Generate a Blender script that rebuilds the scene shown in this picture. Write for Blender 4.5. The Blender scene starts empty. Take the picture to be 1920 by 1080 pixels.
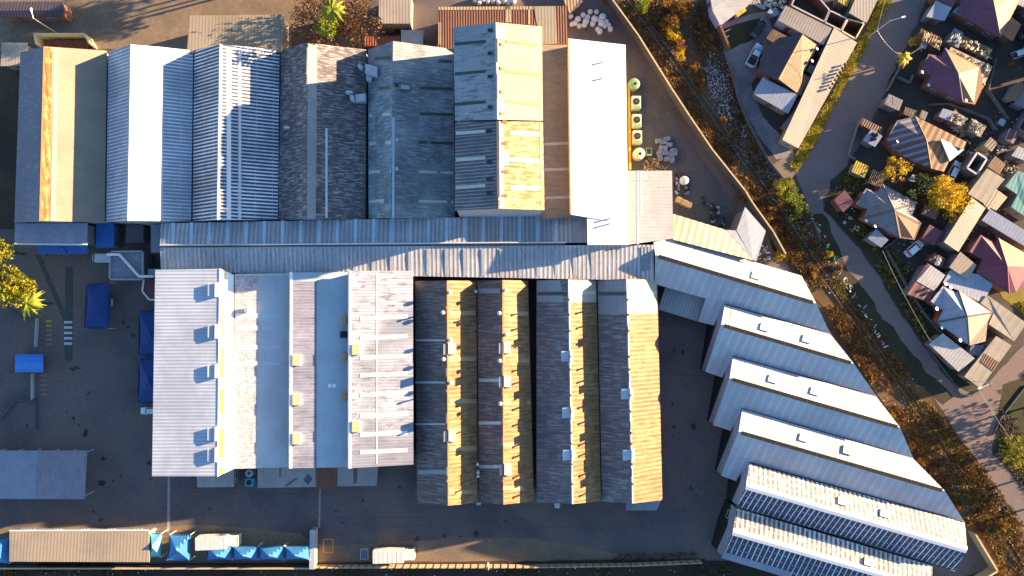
import bpy, math, random
from mathutils import Vector, Quaternion, Matrix, noise
R=random.Random(7)
S=bpy.context.scene
COL=S.collection
# ------------------------------------------------------------ camera model
H=135.0; F=1280.0
down=Vector((0,0,-1))
q=Vector(((940-960)/F,-(585-540)/F,-1)).normalized().rotation_difference(down)
cam=bpy.data.cameras.new('camera'); camo=bpy.data.objects.new('camera',cam); COL.objects.link(camo)
camo.rotation_mode='QUATERNION'; camo.rotation_quaternion=q; camo.location=(0,0,H)
cam.sensor_width=36; cam.lens=F*36/1920; cam.clip_end=2000; cam.clip_start=1
S.camera=camo
def ray(px,py): return (q@Vector(((px-960)/F,-(py-540)/F,-1)))
def P(px,py,z=0.0):
    d=ray(px,py); t=(z-H)/d.z
    return Vector((d.x*t,d.y*t,z))
SUN_AZ=math.radians(15.5); SUN_EL=math.radians(10.6)
sdir=Vector((math.cos(SUN_EL)*math.cos(SUN_AZ),math.cos(SUN_EL)*math.sin(SUN_AZ),math.sin(SUN_EL)))
sl=bpy.data.lights.new('sun','SUN'); sl.energy=5; sl.angle=math.radians(.5); sl.color=(1,.69,.40)
so=bpy.data.objects.new('sun',sl); COL.objects.link(so); so.rotation_mode='QUATERNION'; so.rotation_quaternion=sdir.to_track_quat('Z','Y'); so.location=(100,40,60)
W=bpy.data.worlds.new('World'); S.world=W; W.use_nodes=True
nt=W.node_tree; bg=nt.nodes['Background']; sk=nt.nodes.new('ShaderNodeTexSky'); sk.sky_type='NISHITA'; sk.sun_disc=False
sk.sun_elevation=SUN_EL; sk.sun_rotation=math.pi/2-SUN_AZ; sk.altitude=1000; sk.air_density=1; sk.dust_density=.6; sk.ozone_density=2.5
nt.links.new(sk.outputs[0],bg.inputs[0]); bg.inputs[1].default_value=.066
S.view_settings.view_transform='Standard'; S.view_settings.look='None'; S.view_settings.gamma=1; S.view_settings.exposure=2.5
S.render.engine='CYCLES'; S.cycles.max_bounces=5; S.cycles.diffuse_bounces=3
# ------------------------------------------------------------ materials
class NT:
    def __init__(s,name):
        s.m=bpy.data.materials.new(name); s.m.use_nodes=True; s.t=s.m.node_tree; s.b=s.t.nodes['Principled BSDF']
    def n(s,k,**kw):
        x=s.t.nodes.new('ShaderNode'+k)
        for a,v in kw.items(): setattr(x,a,v)
        return x
    def l(s,a,b): s.t.links.new(a,b)
    def math(s,op,a,b=None,c=None):
        x=s.n('Math',operation=op)
        for i,v in enumerate((a,b,c)):
            if v is None: continue
            if isinstance(v,(int,float)): x.inputs[i].default_value=v
            else: s.l(v,x.inputs[i])
        return x.outputs[0]
    def mr(s,v,a,b,c=0,d=1,smooth=True):
        x=s.n('MapRange'); x.interpolation_type='SMOOTHSTEP' if smooth else 'LINEAR'
        s.l(v,x.inputs[0])
        for i,k in enumerate((a,b,c,d)): x.inputs[i+1].default_value=k
        return x.outputs[0]
    def mix(s,f,a,b,mode='MIX'):
        x=s.n('Mix',data_type='RGBA'); x.blend_type=mode
        for sock,v in ((x.inputs[0],f),(x.inputs[6],a),(x.inputs[7],b)):
            if isinstance(v,(int,float)): sock.default_value=v
            elif isinstance(v,tuple): sock.default_value=(*v,1)
            else: s.l(v,sock)
        return x.outputs[2]
    def noise(s,vec,scale,detail=3,rough=.6,dist=0):
        x=s.n('TexNoise'); x.inputs['Scale'].default_value=scale; x.inputs['Detail'].default_value=detail; x.inputs['Roughness'].default_value=rough; x.inputs['Distortion'].default_value=dist
        if vec is not None: s.l(vec,x.inputs['Vector'])
        return x.outputs[0]
    def pos(s): return s.n('NewGeometry').outputs['Position']
    def bump(s,h,st=.3,dist=.05):
        x=s.n('Bump'); x.inputs[0].default_value=st; x.inputs[1].default_value=dist; s.l(h,x.inputs['Height']); s.l(x.outputs[0],s.b.inputs['Normal'])
def mat(name,col,rough=.8,metal=0,var=.25,scale=1.5,bump=0,col2=None,emit=0):
    k=NT(name); p=k.pos()
    n1=k.noise(p,scale,5); n2=k.noise(p,scale*.13,2)
    c2=col2 or tuple(c*.55 for c in col)
    f=k.mr(n1,.38,.68,0,var*2 if col2 is None else 1)
    c=k.mix(f,col,c2)
    c=k.mix(k.mr(n2,.35,.7,0,var),c,tuple(min(1,x*1.3) for x in col))
    k.l(c,k.b.inputs['Base Color']); k.b.inputs['Roughness'].default_value=rough; k.b.inputs['Metallic'].default_value=metal
    if bump: k.bump(n1,bump)
    return k.m
def roofmat(name,base,rib=None,pitch=.6,ribw=.35,stain=None,samt=.5,slo=.48,shi=.62,var=.2,rough=.65,metal=0,dots=None,bump=.35,lap=0,sfreq=(2.6,.3),blotch=None,bamt=.5,bsc=.16,soft=.3,grime=.45):
    k=NT(name); uv=k.n('UVMap'); sp=k.n('SeparateXYZ'); k.l(uv.outputs[0],sp.inputs[0]); u,v=sp.outputs[0],sp.outputs[1]
    sn=k.math('SINE',k.math('MULTIPLY',u,2*math.pi/pitch))
    cb=k.n('CombineXYZ'); k.l(k.math('MULTIPLY',u,sfreq[0]*(.75 if sfreq[0]>2 else 1)),cb.inputs[0]); k.l(k.math('MULTIPLY',v,sfreq[1]),cb.inputs[1])
    st=k.noise(cb.outputs[0],1.0,5,.7)
    mo=k.noise(uv.outputs[0],.55,6,.65); big=k.noise(uv.outputs[0],bsc,2)
    c=k.mix(k.mr(mo,.35,.7,0,var),base,tuple(x*.55 for x in base))
    if blotch: c=k.mix(k.mr(big,.42,.6,0,bamt),c,blotch)
    if stain: 
        f=k.mr(k.math('ADD',k.math('MULTIPLY',st,.75),k.math('MULTIPLY',mo,.25)),slo,shi,0,samt); c=k.mix(f,c,stain)
    th=math.cos(math.pi*ribw)
    rm=k.mr(sn,th-soft,th+soft)
    if rib:
        rf=k.math('MULTIPLY',rm,k.mr(st,.25,.5,.55,1)); c=k.mix(rf,c,rib)
    else: c=k.mix(k.mr(sn,-.6,-1,0,.16),c,tuple(x*.5 for x in base))
    if lap:
        fr=k.math('FRACT',k.math('DIVIDE',v,lap)); c=k.mix(k.mr(fr,.04,.0,0,.2),c,tuple(x*.4 for x in base))
    if dots:
        fr=k.math('FRACT',k.math('DIVIDE',v,dots[0])); d=k.math('MULTIPLY',k.mr(fr,dots[1]+.02,dots[1]),k.mr(sn,-.5,-.8)); d=k.math('MULTIPLY',d,k.mr(st,.40,.52))
        c=k.mix(k.math('MULTIPLY',d,.75),c,rib or (.8,.8,.8))
    gr=k.noise(k.pos(),.11,4,.7); c=k.mix(k.mr(gr,.38,.64,0,grime),c,tuple(x*.62 for x in base)); g2=k.noise(uv.outputs[0],2.2,4,.75); c=k.mix(k.mr(g2,.5,.72,0,.4*min(1,var*5)),c,tuple(x*.5 for x in base))
    k.l(c,k.b.inputs['Base Color']); k.b.inputs['Roughness'].default_value=rough; k.b.inputs['Metallic'].default_value=metal
    k.bump(k.math('ADD',sn,k.math('MULTIPLY',mo,.7)),bump,.04)
    return k.m
M={}
def leafmat(name,cols,sc=.5):
    k=NT(name); p=k.pos(); n=k.noise(p,sc,4,.7); r=k.n('ValToRGB'); k.l(n,r.inputs[0])
    e=r.color_ramp.elements; e[0].position=.34; e[0].color=(*cols[0],1); e[1].position=.68; e[1].color=(*cols[-1],1)
    for i,c in enumerate(cols[1:-1]): x=e.new(.34+.34*(i+1)/(len(cols)-1)); x.color=(*c,1)
    k.l(r.outputs[0],k.b.inputs['Base Color']); k.b.inputs['Roughness'].default_value=.7
    t=k.n('BsdfTranslucent'); k.l(r.outputs[0],t.inputs[0]); mx=k.n('MixShader'); mx.inputs[0].default_value=.22
    k.l(k.b.outputs[0],mx.inputs[1]); k.l(t.outputs[0],mx.inputs[2]); k.l(mx.outputs[0],k.t.nodes['Material Output'].inputs[0])
    return k.m
# ------------------------------------------------------------ mesh builder
class MB:
    def __init__(s,o=(0,0,0)): s.v=[];s.f=[];s.uv=[];s.mi=[];s.o=Vector(o)
    def face(s,pts,mi=0,udir=None):
        pts=[Vector(p) for p in pts]; n=Vector((0,0,0))
        for i in range(len(pts)):
            a=pts[i];b=pts[(i+1)%len(pts)]; n+=Vector(((a.y-b.y)*(a.z+b.z),(a.z-b.z)*(a.x+b.x),(a.x-b.x)*(a.y+b.y)))
        if n.length<1e-9: return
        n.normalize(); e=Vector(udir) if udir is not None else (pts[1]-pts[0])
        e=e-n*e.dot(n)
        if e.length<1e-6: e=n.orthogonal()
        e.normalize(); g=n.cross(e); b=len(s.v)
        s.v+= [p-s.o for p in pts]; s.f.append(tuple(range(b,b+len(pts)))); s.uv.append([(p.dot(e),p.dot(g)) for p in pts]); s.mi.append(mi)
    def slab(s,pts,th,mi=0,udir=None,smi=None):
        pts=[Vector(p) for p in pts]
        A=sum(pts[i].x*pts[(i+1)%len(pts)].y-pts[(i+1)%len(pts)].x*pts[i].y for i in range(len(pts)))
        ud=udir if udir is not None else pts[1]-pts[0]
        if A<0: pts=pts[::-1]
        lo=[p-Vector((0,0,th)) for p in pts]
        s.face(pts,mi,ud); s.face(lo[::-1],mi if smi is None else smi,ud)
        for i in range(len(pts)):
            j=(i+1)%len(pts); s.face([lo[i],lo[j],pts[j],pts[i]],mi if smi is None else smi)
    def box(s,c,sz,rz=0,mi=0,taper=1,top=None):
        c=Vector(c); hx,hy,hz=[k/2 for k in sz]; m=Matrix.Rotation(rz,3,'Z'); V=[]
        for zz,t in ((-hz,1),(hz,taper)):
            for x,y in ((-hx,-hy),(hx,-hy),(hx,hy),(-hx,hy)): V.append(c+m@Vector((x*t,y*t,zz)))
        for f,k in (((3,2,1,0),mi),((4,5,6,7),mi if top is None else top),((0,1,5,4),mi),((1,2,6,5),mi),((2,3,7,6),mi),((3,0,4,7),mi)): s.face([V[i] for i in f],k)
    def tube(s,a,b,r,r2=None,n=8,mi=0,cap=True):
        a=Vector(a);b=Vector(b);r2=r if r2 is None else r2; d=(b-a).normalized(); x=d.orthogonal().normalized(); y=d.cross(x)
        A=[a+(x*math.cos(2*math.pi*i/n)+y*math.sin(2*math.pi*i/n))*r for i in range(n)]; B=[b+(x*math.cos(2*math.pi*i/n)+y*math.sin(2*math.pi*i/n))*r2 for i in range(n)]
        for i in range(n): j=(i+1)%n; s.face([A[i],A[j],B[j],B[i]],mi)
        if cap: s.face(B,mi); s.face(A[::-1],mi)
    def ball(s,c,r,n=8,mi=0,sz=1,lo=-1.0):
        c=Vector(c); rings=5; pr=None
        for k in range(rings+1):
            z=lo+(1-lo)*k/rings; rr=math.sqrt(max(0,1-z*z)); ring=[c+Vector((math.cos(2*math.pi*i/n)*rr*r,math.sin(2*math.pi*i/n)*rr*r,z*r*sz)) for i in range(n)]
            if pr:
                for i in range(n): s.face([pr[i],pr[(i+1)%n],ring[(i+1)%n],ring[i]] if k<rings else [pr[i],pr[(i+1)%n],c+Vector((0,0,r*sz))],mi)
            pr=ring
    def build(s,name,mats,parent=None,smooth=False):
        me=bpy.data.meshes.new(name); me.from_pydata([tuple(p) for p in s.v],[],s.f); uv=me.uv_layers.new(name='UVMap')
        uv.data.foreach_set('uv',[c for f in s.uv for p in f for c in p])
        ms=mats if isinstance(mats,(list,tuple)) else [mats]
        for m in ms: me.materials.append(M[m] if isinstance(m,str) else m)
        me.polygons.foreach_set('material_index',s.mi)
        if smooth: me.polygons.foreach_set('use_smooth',[True]*len(s.f))
        me.update(); o=bpy.data.objects.new(name,me); COL.objects.link(o)
        if parent is not None: o.parent=parent
        else: o.location=s.o
        return o
def tag(o,label,cat,group=None,kind=None):
    if label: o['label']=label
    if cat: o['category']=cat
    if group: o['group']=group
    if kind: o['kind']=kind
    return o
def thing(name,label,cat,loc,rz=0,group=None):
    o=bpy.data.objects.new(name,None); COL.objects.link(o); o.location=loc; o.rotation_euler=(0,0,rz); o.empty_display_size=.5
    return tag(o,label,cat,group)
def dup(root,loc,rz=None,label=None):
    r=root.copy(); COL.objects.link(r); r.location=loc
    if rz is not None: r.rotation_euler=(0,0,rz)
    if label: r['label']=label
    for ch in list(root.children):
        c=ch.copy(); COL.objects.link(c); c.parent=r
        for g in list(ch.children): d=g.copy(); COL.objects.link(d); d.parent=c
    return r
def inset(pts,d):
    n=len(pts); A=sum(pts[i].x*pts[(i+1)%n].y-pts[(i+1)%n].x*pts[i].y for i in range(n))
    if A<0: pts=pts[::-1]
    out=[]
    for i in range(n):
        a,b,c=pts[i-1],pts[i],pts[(i+1)%n]; e1=(b-a).to_2d(); e2=(c-b).to_2d()
        if e1.length<1e-6 or e2.length<1e-6: out.append(b.copy()); continue
        e1.normalize(); e2.normalize(); n1=Vector((-e1.y,e1.x)); n2=Vector((-e2.y,e2.x)); m=n1+n2
        if m.length<.2: m=n1
        m=m.normalized(); k=d/max(.35,m.dot(n1)); out.append(Vector((b.x+m.x*k,b.y+m.y*k,b.z)))
    return out
def onplane(px,py,pl):
    c,n=pl; d=ray(px,py); o=Vector((0,0,H)); t=(c-o).dot(n)/d.dot(n); return o+d*t
def plane(pts):
    c=sum(pts,Vector())/len(pts); n=Vector((0,0,0))
    for i in range(len(pts)):
        a=pts[i];b=pts[(i+1)%len(pts)]; n+=Vector(((a.y-b.y)*(a.z+b.z),(a.z-b.z)*(a.x+b.x),(a.x-b.x)*(a.y+b.y)))
    n.normalize(); 
    if n.z<0: n=-n
    return c,n
class Bld:
    """a building: roof faces given as pixel polygons with heights; first edge = ridge direction"""
    def __init__(s,name,label,cat,faces,outline,wall='plaster',ins=.3,z0=0,group=None,th=.14,fascia=None,roofname='roof',wallmat2=None,open_=False,nowall=False):
        s.out=[P(*p) for p in outline]; c=sum(s.out,Vector())/len(s.out); c.z=z0; s.o=c
        s.t=thing(name,label,cat,c,0,group); s.pl=[]
        mats=[];mb=MB(c)
        for m,pts in faces:
            if m not in mats: mats.append(m)
            w=[P(*p) for p in pts]; s.pl.append(plane(w))
            if len(w)==4:
                mb.slab(w,th,mats.index(m),w[1]-w[0],len(mats) if 0 else None)
            else: mb.slab(w,th,mats.index(m),w[1]-w[0])
        s.roof=mb.build(roofname,mats,s.t)
        s.wp=inset(s.out,ins)
        if not nowall:
            wb=MB(c); n=len(s.wp)
            for i in range(n):
                a,b=s.wp[i],s.wp[(i+1)%n]; za,zb=a.z-th-.02,b.z-th-.02
                
                if wallmat2:
                    sa,sb=za-3.4,zb-3.4; wb.face([(a.x,a.y,z0),(b.x,b.y,z0),(b.x,b.y,sb),(a.x,a.y,sa)],1); wb.face([(a.x,a.y,sa),(b.x,b.y,sb),(b.x,b.y,zb),(a.x,a.y,za)])
                else: wb.face([(a.x,a.y,z0),(b.x,b.y,z0),(b.x,b.y,zb),(a.x,a.y,za)])
            s.wall=wb.build('wall',[wall]+([wallmat2] if wallmat2 else []),s.t)
    def ridge(s,a,b,w=.45,m='cap_grey',z=.07,name='ridge_cap'):
        a=P(*a);b=P(*b); d=(b-a).normalized(); sd=Vector((-d.y,d.x,0)).normalized()*w/2; mb=MB(s.o); up=Vector((0,0,z)); dn=Vector((0,0,-.06))
        A=[a-sd+dn,a+up,a+sd+dn]; B=[b-sd+dn,b+up,b+sd+dn]
        mb.face([A[0],B[0],B[1],A[1]]); mb.face([A[1],B[1],B[2],A[2]]); mb.face(A[::-1]); mb.face(B); mb.face([A[2],B[2],B[0],A[0]])
        return mb.build(name,m,s.t)
    def panel(s,i,px,m,name='skylight',h=.05,udir=None,frame=None,label=None):
        pl=s.pl[i]; pts=[onplane(x,y,pl)+pl[1]*h for x,y in px]; mb=MB(s.o); mb.slab(pts,h*.9,0,udir); o=mb.build(name,m,s.t)
        if label: o['label']=label
        return o
    def rect(s,i,x0,y0,x1,y1,m,name='skylight',h=.05,slant=0): return s.panel(i,[(x0,y0),(x1,y0+slant),(x1,y1+slant),(x0,y1)],m,name,h)
    def bx(s,i,px,h,m,name='roof_vent_box',top=None,par=None,flat=True):
        """box standing on roof plane i with pixel footprint; top level at height h above the highest corner"""
        pl=s.pl[i]; pts=[onplane(x,y,pl) for x,y in px]; zt=max(p.z for p in pts)+h if flat else None
        A=sum(pts[i].x*pts[(i+1)%len(pts)].y-pts[(i+1)%len(pts)].x*pts[i].y for i in range(len(pts)))
        if A<0: pts=pts[::-1]
        mb=MB(s.o); tp=[Vector((p.x,p.y,zt if flat else p.z+h)) for p in pts]; n=len(pts)
        for k in range(n): j=(k+1)%n; mb.face([pts[k]-Vector((0,0,.05)),pts[j]-Vector((0,0,.05)),tp[j],tp[k]],0)
        mb.face(tp,1 if top else 0); return mb.build(name,[m]+([top] if top else []),s.t)
    def pipe(s,px,py,z,h=.9,r=.22,m='galv',cap='galv',capr=.42,name='roof_ventilator'):
        b=P(px,py,z); mb=MB(s.o); mb.tube(b-Vector((0,0,.3)),b+Vector((0,0,h)),r,n=8); o=mb.build(name,m,s.t)
        mb=MB(s.o); mb.ball(b+Vector((0,0,h+.1)),capr,8,sz=.8,lo=-.8); mb.build('vent_cap',cap,o,True)
    def openings(s,edges=None,win=(1.3,1.1),zc=1.6,every=4.5,door=True,dm='door_brown',dsz=(.95,2.05),wm='glass_dark',maxn=5,minlen=2.8):
        n=len(s.wp); done=not door
        for i in range(n):
            if edges is not None and i not in edges: continue
            a,b=s.wp[i].copy(),s.wp[(i+1)%n].copy(); zmin=min(a.z,b.z)-.3; a.z=b.z=s.o.z; L=(b-a).length
            if L<minlen: continue
            d=(b-a).normalized(); nn=Vector((d.y,-d.x,0)); k=max(1,min(maxn,int(L/every)))
            for j in range(k):
                c=a+d*L*(j+.5)/k; off=0
                if not done and j==0:
                    dw,dh=dsz; dh=min(dh,zmin); cc=c
                    mb=MB(s.o); mb.box(cc+nn*.03+Vector((0,0,dh/2)),(dw,.1,dh),math.atan2(d.y,d.x)); o=mb.build('door',dm,s.t)
                    mb=MB(s.o); mb.ball(cc+nn*.12+d*dw*.38+Vector((0,0,min(1.0,dh*.5))),.05,6); mb.build('handle','galv',o); done=True
                    if k==1 and L>5: c=a+d*L*.8
                    else: continue
                ww,wh=win; z=min(zc,zmin-wh/2-.15)
                if z-wh/2<.2: continue
                mb=MB(s.o); mb.box(c+nn*.015+Vector((0,0,z)),(ww,.06,wh),math.atan2(d.y,d.x)); o=mb.build('window',wm,s.t)
                mb=MB(s.o)
                for ox,oz,sx,sz_ in ((0,wh/2,ww+.16,.08),(0,-wh/2,ww+.16,.08),(-ww/2,0,.08,wh-.1),(ww/2,0,.08,wh-.1),(0,0,.05,wh-.1)):
                    mb.box(c+nn*.03+d*ox+Vector((0,0,z+oz)),(sx,.1,sz_),math.atan2(d.y,d.x))
                mb.build('frame','cap_grey',o)
def sheet(name,pts,z,m,jit=0,seg=1.5,kind='structure',label=None,cat=None,amp=None):
    w=[P(x,y,0) for x,y in pts]; out=[]
    for i in range(len(w)):
        a,b=w[i],w[(i+1)%len(w)]; n=max(1,int((b-a).length/seg)) if jit else 1
        for k in range(n):
            p=a.lerp(b,k/n)
            if jit: nv=noise.noise_vector(Vector((p.x*.35,p.y*.35,z*9+3)))+noise.noise_vector(Vector((p.x*1.3,p.y*1.3,7)))*.4; p=p+Vector((nv.x,nv.y,0))*jit
            out.append(Vector((p.x,p.y,z)))
    A=sum(out[i].x*out[(i+1)%len(out)].y-out[(i+1)%len(out)].x*out[i].y for i in range(len(out)))
    if A<0: out=out[::-1]
    mb=MB(); mb.face(out,0,(1,0,0)); o=mb.build(name,m); tag(o,label,cat,None,kind); return o
# ------------------------------------------------------------ material table
def D(n,*a,**k): M[n]=mat(n,*a,**k)
D('plaster',(.24,.21,.18)); D('plaster_cream',(.32,.27,.2)); D('plaster_blue',(.28,.33,.55)); D('plaster_brown',(.17,.075,.05)); D('brick',(.26,.11,.06),var=.4,scale=4)
D('plaster_grey',(.17,.165,.165)); D('concrete',(.34,.32,.30),bump=.2); D('cap_grey',(.42,.44,.46),.5); D('cap_dark',(.10,.10,.11)); D('cap_white',(.8,.8,.8),.5,var=.08); D('cap_rust',(.30,.13,.06),var=.4,scale=6)
D('galv',(.62,.64,.66),.4,.3,var=.15); D('white_paint',(.8,.8,.79),.45,var=.06); D('glass_dark',(.03,.035,.04),.15,var=.1); D('glass_amber',(.42,.26,.05),.3,var=.3,scale=5)
D('door_brown',(.13,.07,.04),.6); D('door_grey',(.25,.27,.29),.5); D('vent_black',(.006,.006,.008),.9,var=.1); D('black',(.012,.012,.013),.5,var=.1); D('rubber',(.02,.02,.02),.9,var=.1)
D('sky_green',(.035,.07,.06),.35,var=.2); D('sky_pale',(.52,.56,.50),.4,var=.2,scale=3); D('sky_white',(.85,.86,.84),.35,var=.06); D('sky_tan',(.40,.27,.13),.4,var=.2); D('sky_grey',(.42,.45,.47),.4,var=.2); D('sky_blue',(.44,.58,.68),.35,var=.15)
D('sky_rose',(.45,.34,.34),.5); D('duct',(.48,.52,.54),.45,var=.15); D('rust',(.28,.10,.04),.8,var=.5,scale=5); D('yellow_box',(.80,.78,.62),.5,var=.08); D('cream_box',(.74,.60,.30),.6,var=.12); D('orange_box',(.50,.30,.15),.6,var=.2)
D('blue_canvas',(.010,.05,.20),.75,var=.18); D('blue_awning',(.02,.13,.42),.7,var=.2); D('blue_tent',(.03,.17,.40),.6,var=.25,scale=2); D('teal_tent',(.10,.36,.50),.6,var=.25,scale=2); D('blue_roof',(.03,.22,.70),.5,var=.18,scale=3)
D('asphalt',(.058,.053,.055),.9,var=.28,scale=2.2,bump=.25,col2=None); D('steel_dark',(.08,.08,.09),.5); D('timber',(.38,.24,.12),.8,var=.4,scale=5); D('timber_dark',(.09,.055,.035),.9,var=.4)
D('paint_white',(.62,.60,.62),.7,var=.3,scale=4); D('paint_yellow',(.62,.38,.02),.7,var=.3,scale=4); D('paint_faded',(.30,.22,.15),.8,var=.3,scale=4); D('cover_green',(.065,.085,.07),.85,var=.3)
D('bag_white',(.62,.62,.64),.6,var=.25,scale=3); D('red',(.55,.03,.04),.5); D('pink',(.7,.08,.2),.5); D('tank_green',(.20,.34,.16),.5,var=.2); D('cyan_unit',(.05,.45,.50),.4); D('ac_cream',(.62,.66,.50),.45,var=.12)
D('car_silver',(.55,.68,.78),.25,.3,var=.05); D('car_white',(.75,.78,.8),.25,var=.04); D('car_black',(.02,.022,.025),.2,var=.05); D('truck_white',(.72,.72,.62),.35,var=.08); D('truck_box',(.66,.63,.60),.5,var=.1); D('light_glass',(.7,.7,.6),.2); D('light_red',(.4,.02,.02),.3)
D('straw',(.45,.33,.10),.9); D('soil',(.06,.038,.024),1,var=.5,scale=1.2,bump=.5); D('steel_rail',(.26,.18,.12),.45,.5,var=.2); D('sleeper',(.085,.058,.038),.9)
D('hall_end',(.36,.37,.40),.7); D('panel_cream',(.55,.42,.24),.8,var=.25,scale=2.5); D('wall_grey',(.085,.095,.11),.9,var=.4,scale=1.2,bump=.3)
# ground: several soils
def groundmat(name,c1,c2,c3,sc=.25,fine=3.,spots=None,thr=(.45,.6)):
    k=NT(name); p=k.pos(); a=k.noise(p,sc,5,.65,.4); b=k.noise(p,fine,5,.75); c=k.noise(p,sc*.2,3)
    x=k.mix(k.mr(a,.36,.66),c1,c2); x=k.mix(k.mr(c,*thr),x,c3); x=k.mix(k.mr(b,.3,.75,0,.75),x,tuple(v*.45 for v in c1))
    if spots: s=k.noise(p,spots[0],2,.5); x=k.mix(k.mr(s,spots[1],spots[1]+.035,0,.85),x,spots[2])
    g=k.noise(p,14,2,.5); x=k.mix(k.mr(g,.35,.75,0,.35),x,tuple(min(1,v*1.7) for v in c1))
    k.l(x,k.b.inputs['Base Color']); k.b.inputs['Roughness'].default_value=.95; k.bump(b,.35,.06); M[name]=k.m
groundmat('earth',(.075,.045,.028),(.12,.075,.042),(.045,.035,.022))
groundmat('yard_tar',(.15,.122,.12),(.085,.072,.076),(.21,.16,.13),.14,2.5,(.33,.70,(.02,.018,.018)))
groundmat('rail_earth',(.11,.062,.026),(.19,.10,.035),(.055,.04,.022),.4,2)
groundmat('ballast',(.105,.068,.038),(.075,.052,.034),(.13,.078,.035),.6,5)
groundmat('sand_yard',(.22,.165,.115),(.15,.115,.085),(.26,.19,.13),.2,1.2)
groundmat('road_tar',(.19,.155,.155),(.15,.125,.13),(.22,.155,.125),.15,3)
groundmat('plot_soil',(.065,.050,.045),(.105,.075,.062),(.038,.036,.028),.3,2)
groundmat('verge_grass',(.20,.17,.02),(.32,.24,.03),(.10,.075,.02),.5,3)
groundmat('dark_grass',(.025,.028,.012),(.045,.045,.018),(.055,.038,.02),.3,3)
groundmat('dark_strip',(.045,.030,.020),(.03,.022,.016),(.06,.036,.02),.3,1.5)
groundmat('pale_court',(.23,.21,.215),(.14,.13,.14),(.30,.26,.24),.3,2)
groundmat('old_slab_shade',(.12,.115,.115),(.085,.08,.08),(.14,.12,.11),.3,2)
groundmat('sunlit_tar',(.22,.165,.11),(.15,.12,.10),(.25,.18,.11),.3,2)
D('oil',(.022,.02,.021),.6); D('oil_soft',(.11,.095,.095),.9)
# roofs
def RM(n,*a,**k): M[n]=roofmat(n,*a,**k)
RM('fc_blue',(.16,.17,.23),pitch=.5,stain=(.30,.31,.36),samt=.6,sfreq=(3,.5)); 
RM('fc_dark',(.095,.085,.09),lap=2.2,pitch=.7,stain=(.46,.42,.42),samt=.85,slo=.47,shi=.60,sfreq=(5,.5),blotch=(.05,.045,.05),bamt=.5)
RM('fc_teal',(.15,.18,.20),lap=2.2,pitch=.7,stain=(.44,.48,.50),samt=.8,slo=.46,shi=.6,sfreq=(5,.45),blotch=(.26,.30,.33),bamt=.8)
RM('fc_beige',(.30,.25,.19),pitch=.45,stain=(.25,.18,.10),samt=.25,var=.1,bump=.15)
RM('fc_stain',(.48,.30,.11),pitch=.9,stain=(.16,.08,.02),samt=.95,slo=.44,shi=.52,sfreq=(1.6,.5),bump=.5)
RM('fc_sunlit_gold',(.30,.165,.062),lap=2.3,pitch=.8,stain=(.12,.055,.02),samt=.85,slo=.47,shi=.56,sfreq=(4,.3),blotch=(.42,.25,.10),bamt=.6,bump=.6)
RM('fc_shade_brown',(.12,.088,.082),lap=2.3,pitch=.8,stain=(.32,.27,.26),samt=.7,slo=.47,shi=.60,sfreq=(4.5,.28),blotch=(.075,.055,.055),bamt=.7,bump=.6)
RM('fc_shade_slate',(.12,.118,.13),lap=2.3,pitch=.8,stain=(.36,.37,.40),samt=.7,slo=.47,shi=.60,sfreq=(4.5,.28),blotch=(.08,.085,.10),bamt=.6,bump=.6)
RM('fc_pale_blue',(.26,.30,.34),pitch=.62,stain=(.34,.38,.42),samt=.4,bump=.4); RM('fc_pale_sunlit',(.56,.49,.36),pitch=.62,stain=(.42,.38,.18),samt=.3,bump=.4)
RM('tall_shade_blue',(.32,.36,.40),pitch=.55,stain=(.07,.085,.10),samt=.75,slo=.50,shi=.60,sfreq=(3,.3)); RM('tall_sunlit_yellow',(.50,.43,.28),pitch=.55,stain=(.34,.26,.12),samt=.6,slo=.54,shi=.62,sfreq=(3,.3))
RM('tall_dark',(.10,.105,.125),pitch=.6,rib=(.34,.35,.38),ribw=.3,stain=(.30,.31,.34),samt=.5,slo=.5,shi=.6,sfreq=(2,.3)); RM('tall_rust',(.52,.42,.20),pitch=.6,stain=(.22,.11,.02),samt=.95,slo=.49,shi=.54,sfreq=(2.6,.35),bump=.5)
RM('rib_white',(.28,.32,.37),rib=(.78,.82,.88),pitch=.66,ribw=.36,rough=.5,dots=(3.2,.03),soft=.35); RM('sunlit_white',(.72,.70,.62),pitch=.60,ribw=.3,rib=(.88,.87,.80),rough=.45,bump=.25,stain=(.5,.44,.28),samt=.3,slo=.58,shi=.7)
RM('rib_dark',(.06,.075,.105),rib=(.88,.90,.95),pitch=.66,ribw=.42,dots=(3.0,.03),soft=.25); RM('rib_tan',(.30,.22,.14),rib=(.85,.82,.78),pitch=.60,ribw=.5,dots=(3,.03),soft=.3)
RM('brown_sheet',(.25,.185,.135),pitch=1.15,stain=(.14,.10,.08),samt=.6,slo=.48,sfreq=(3,.4),bump=.5)
RM('white_flat',(.86,.86,.86),pitch=.8,var=.03,rough=.45,bump=.06); RM('grey_rib',(.46,.45,.45),pitch=.62,stain=(.30,.29,.29),samt=.6,slo=.5,bump=.15)
RM('green_rib',(.50,.48,.28),rib=(.74,.70,.46),pitch=1.35,ribw=.5,stain=(.3,.29,.16),samt=.5,soft=.25,bump=.6,blotch=(.42,.27,.14),bamt=.35)
RM('slate_flat',(.26,.30,.38),pitch=1.2,var=.1,bump=.1); RM('corr_grey',(.30,.32,.345),rib=(.50,.53,.56),pitch=.80,ribw=.35,stain=(.30,.30,.32),samt=.45,slo=.5,dots=(2.6,.04),soft=.25)
RM('corr_warm',(.40,.41,.43),rib=(.58,.60,.62),pitch=.80,ribw=.35,stain=(.12,.10,.085),samt=.55,slo=.5,dots=(2.6,.04),soft=.3)
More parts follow.
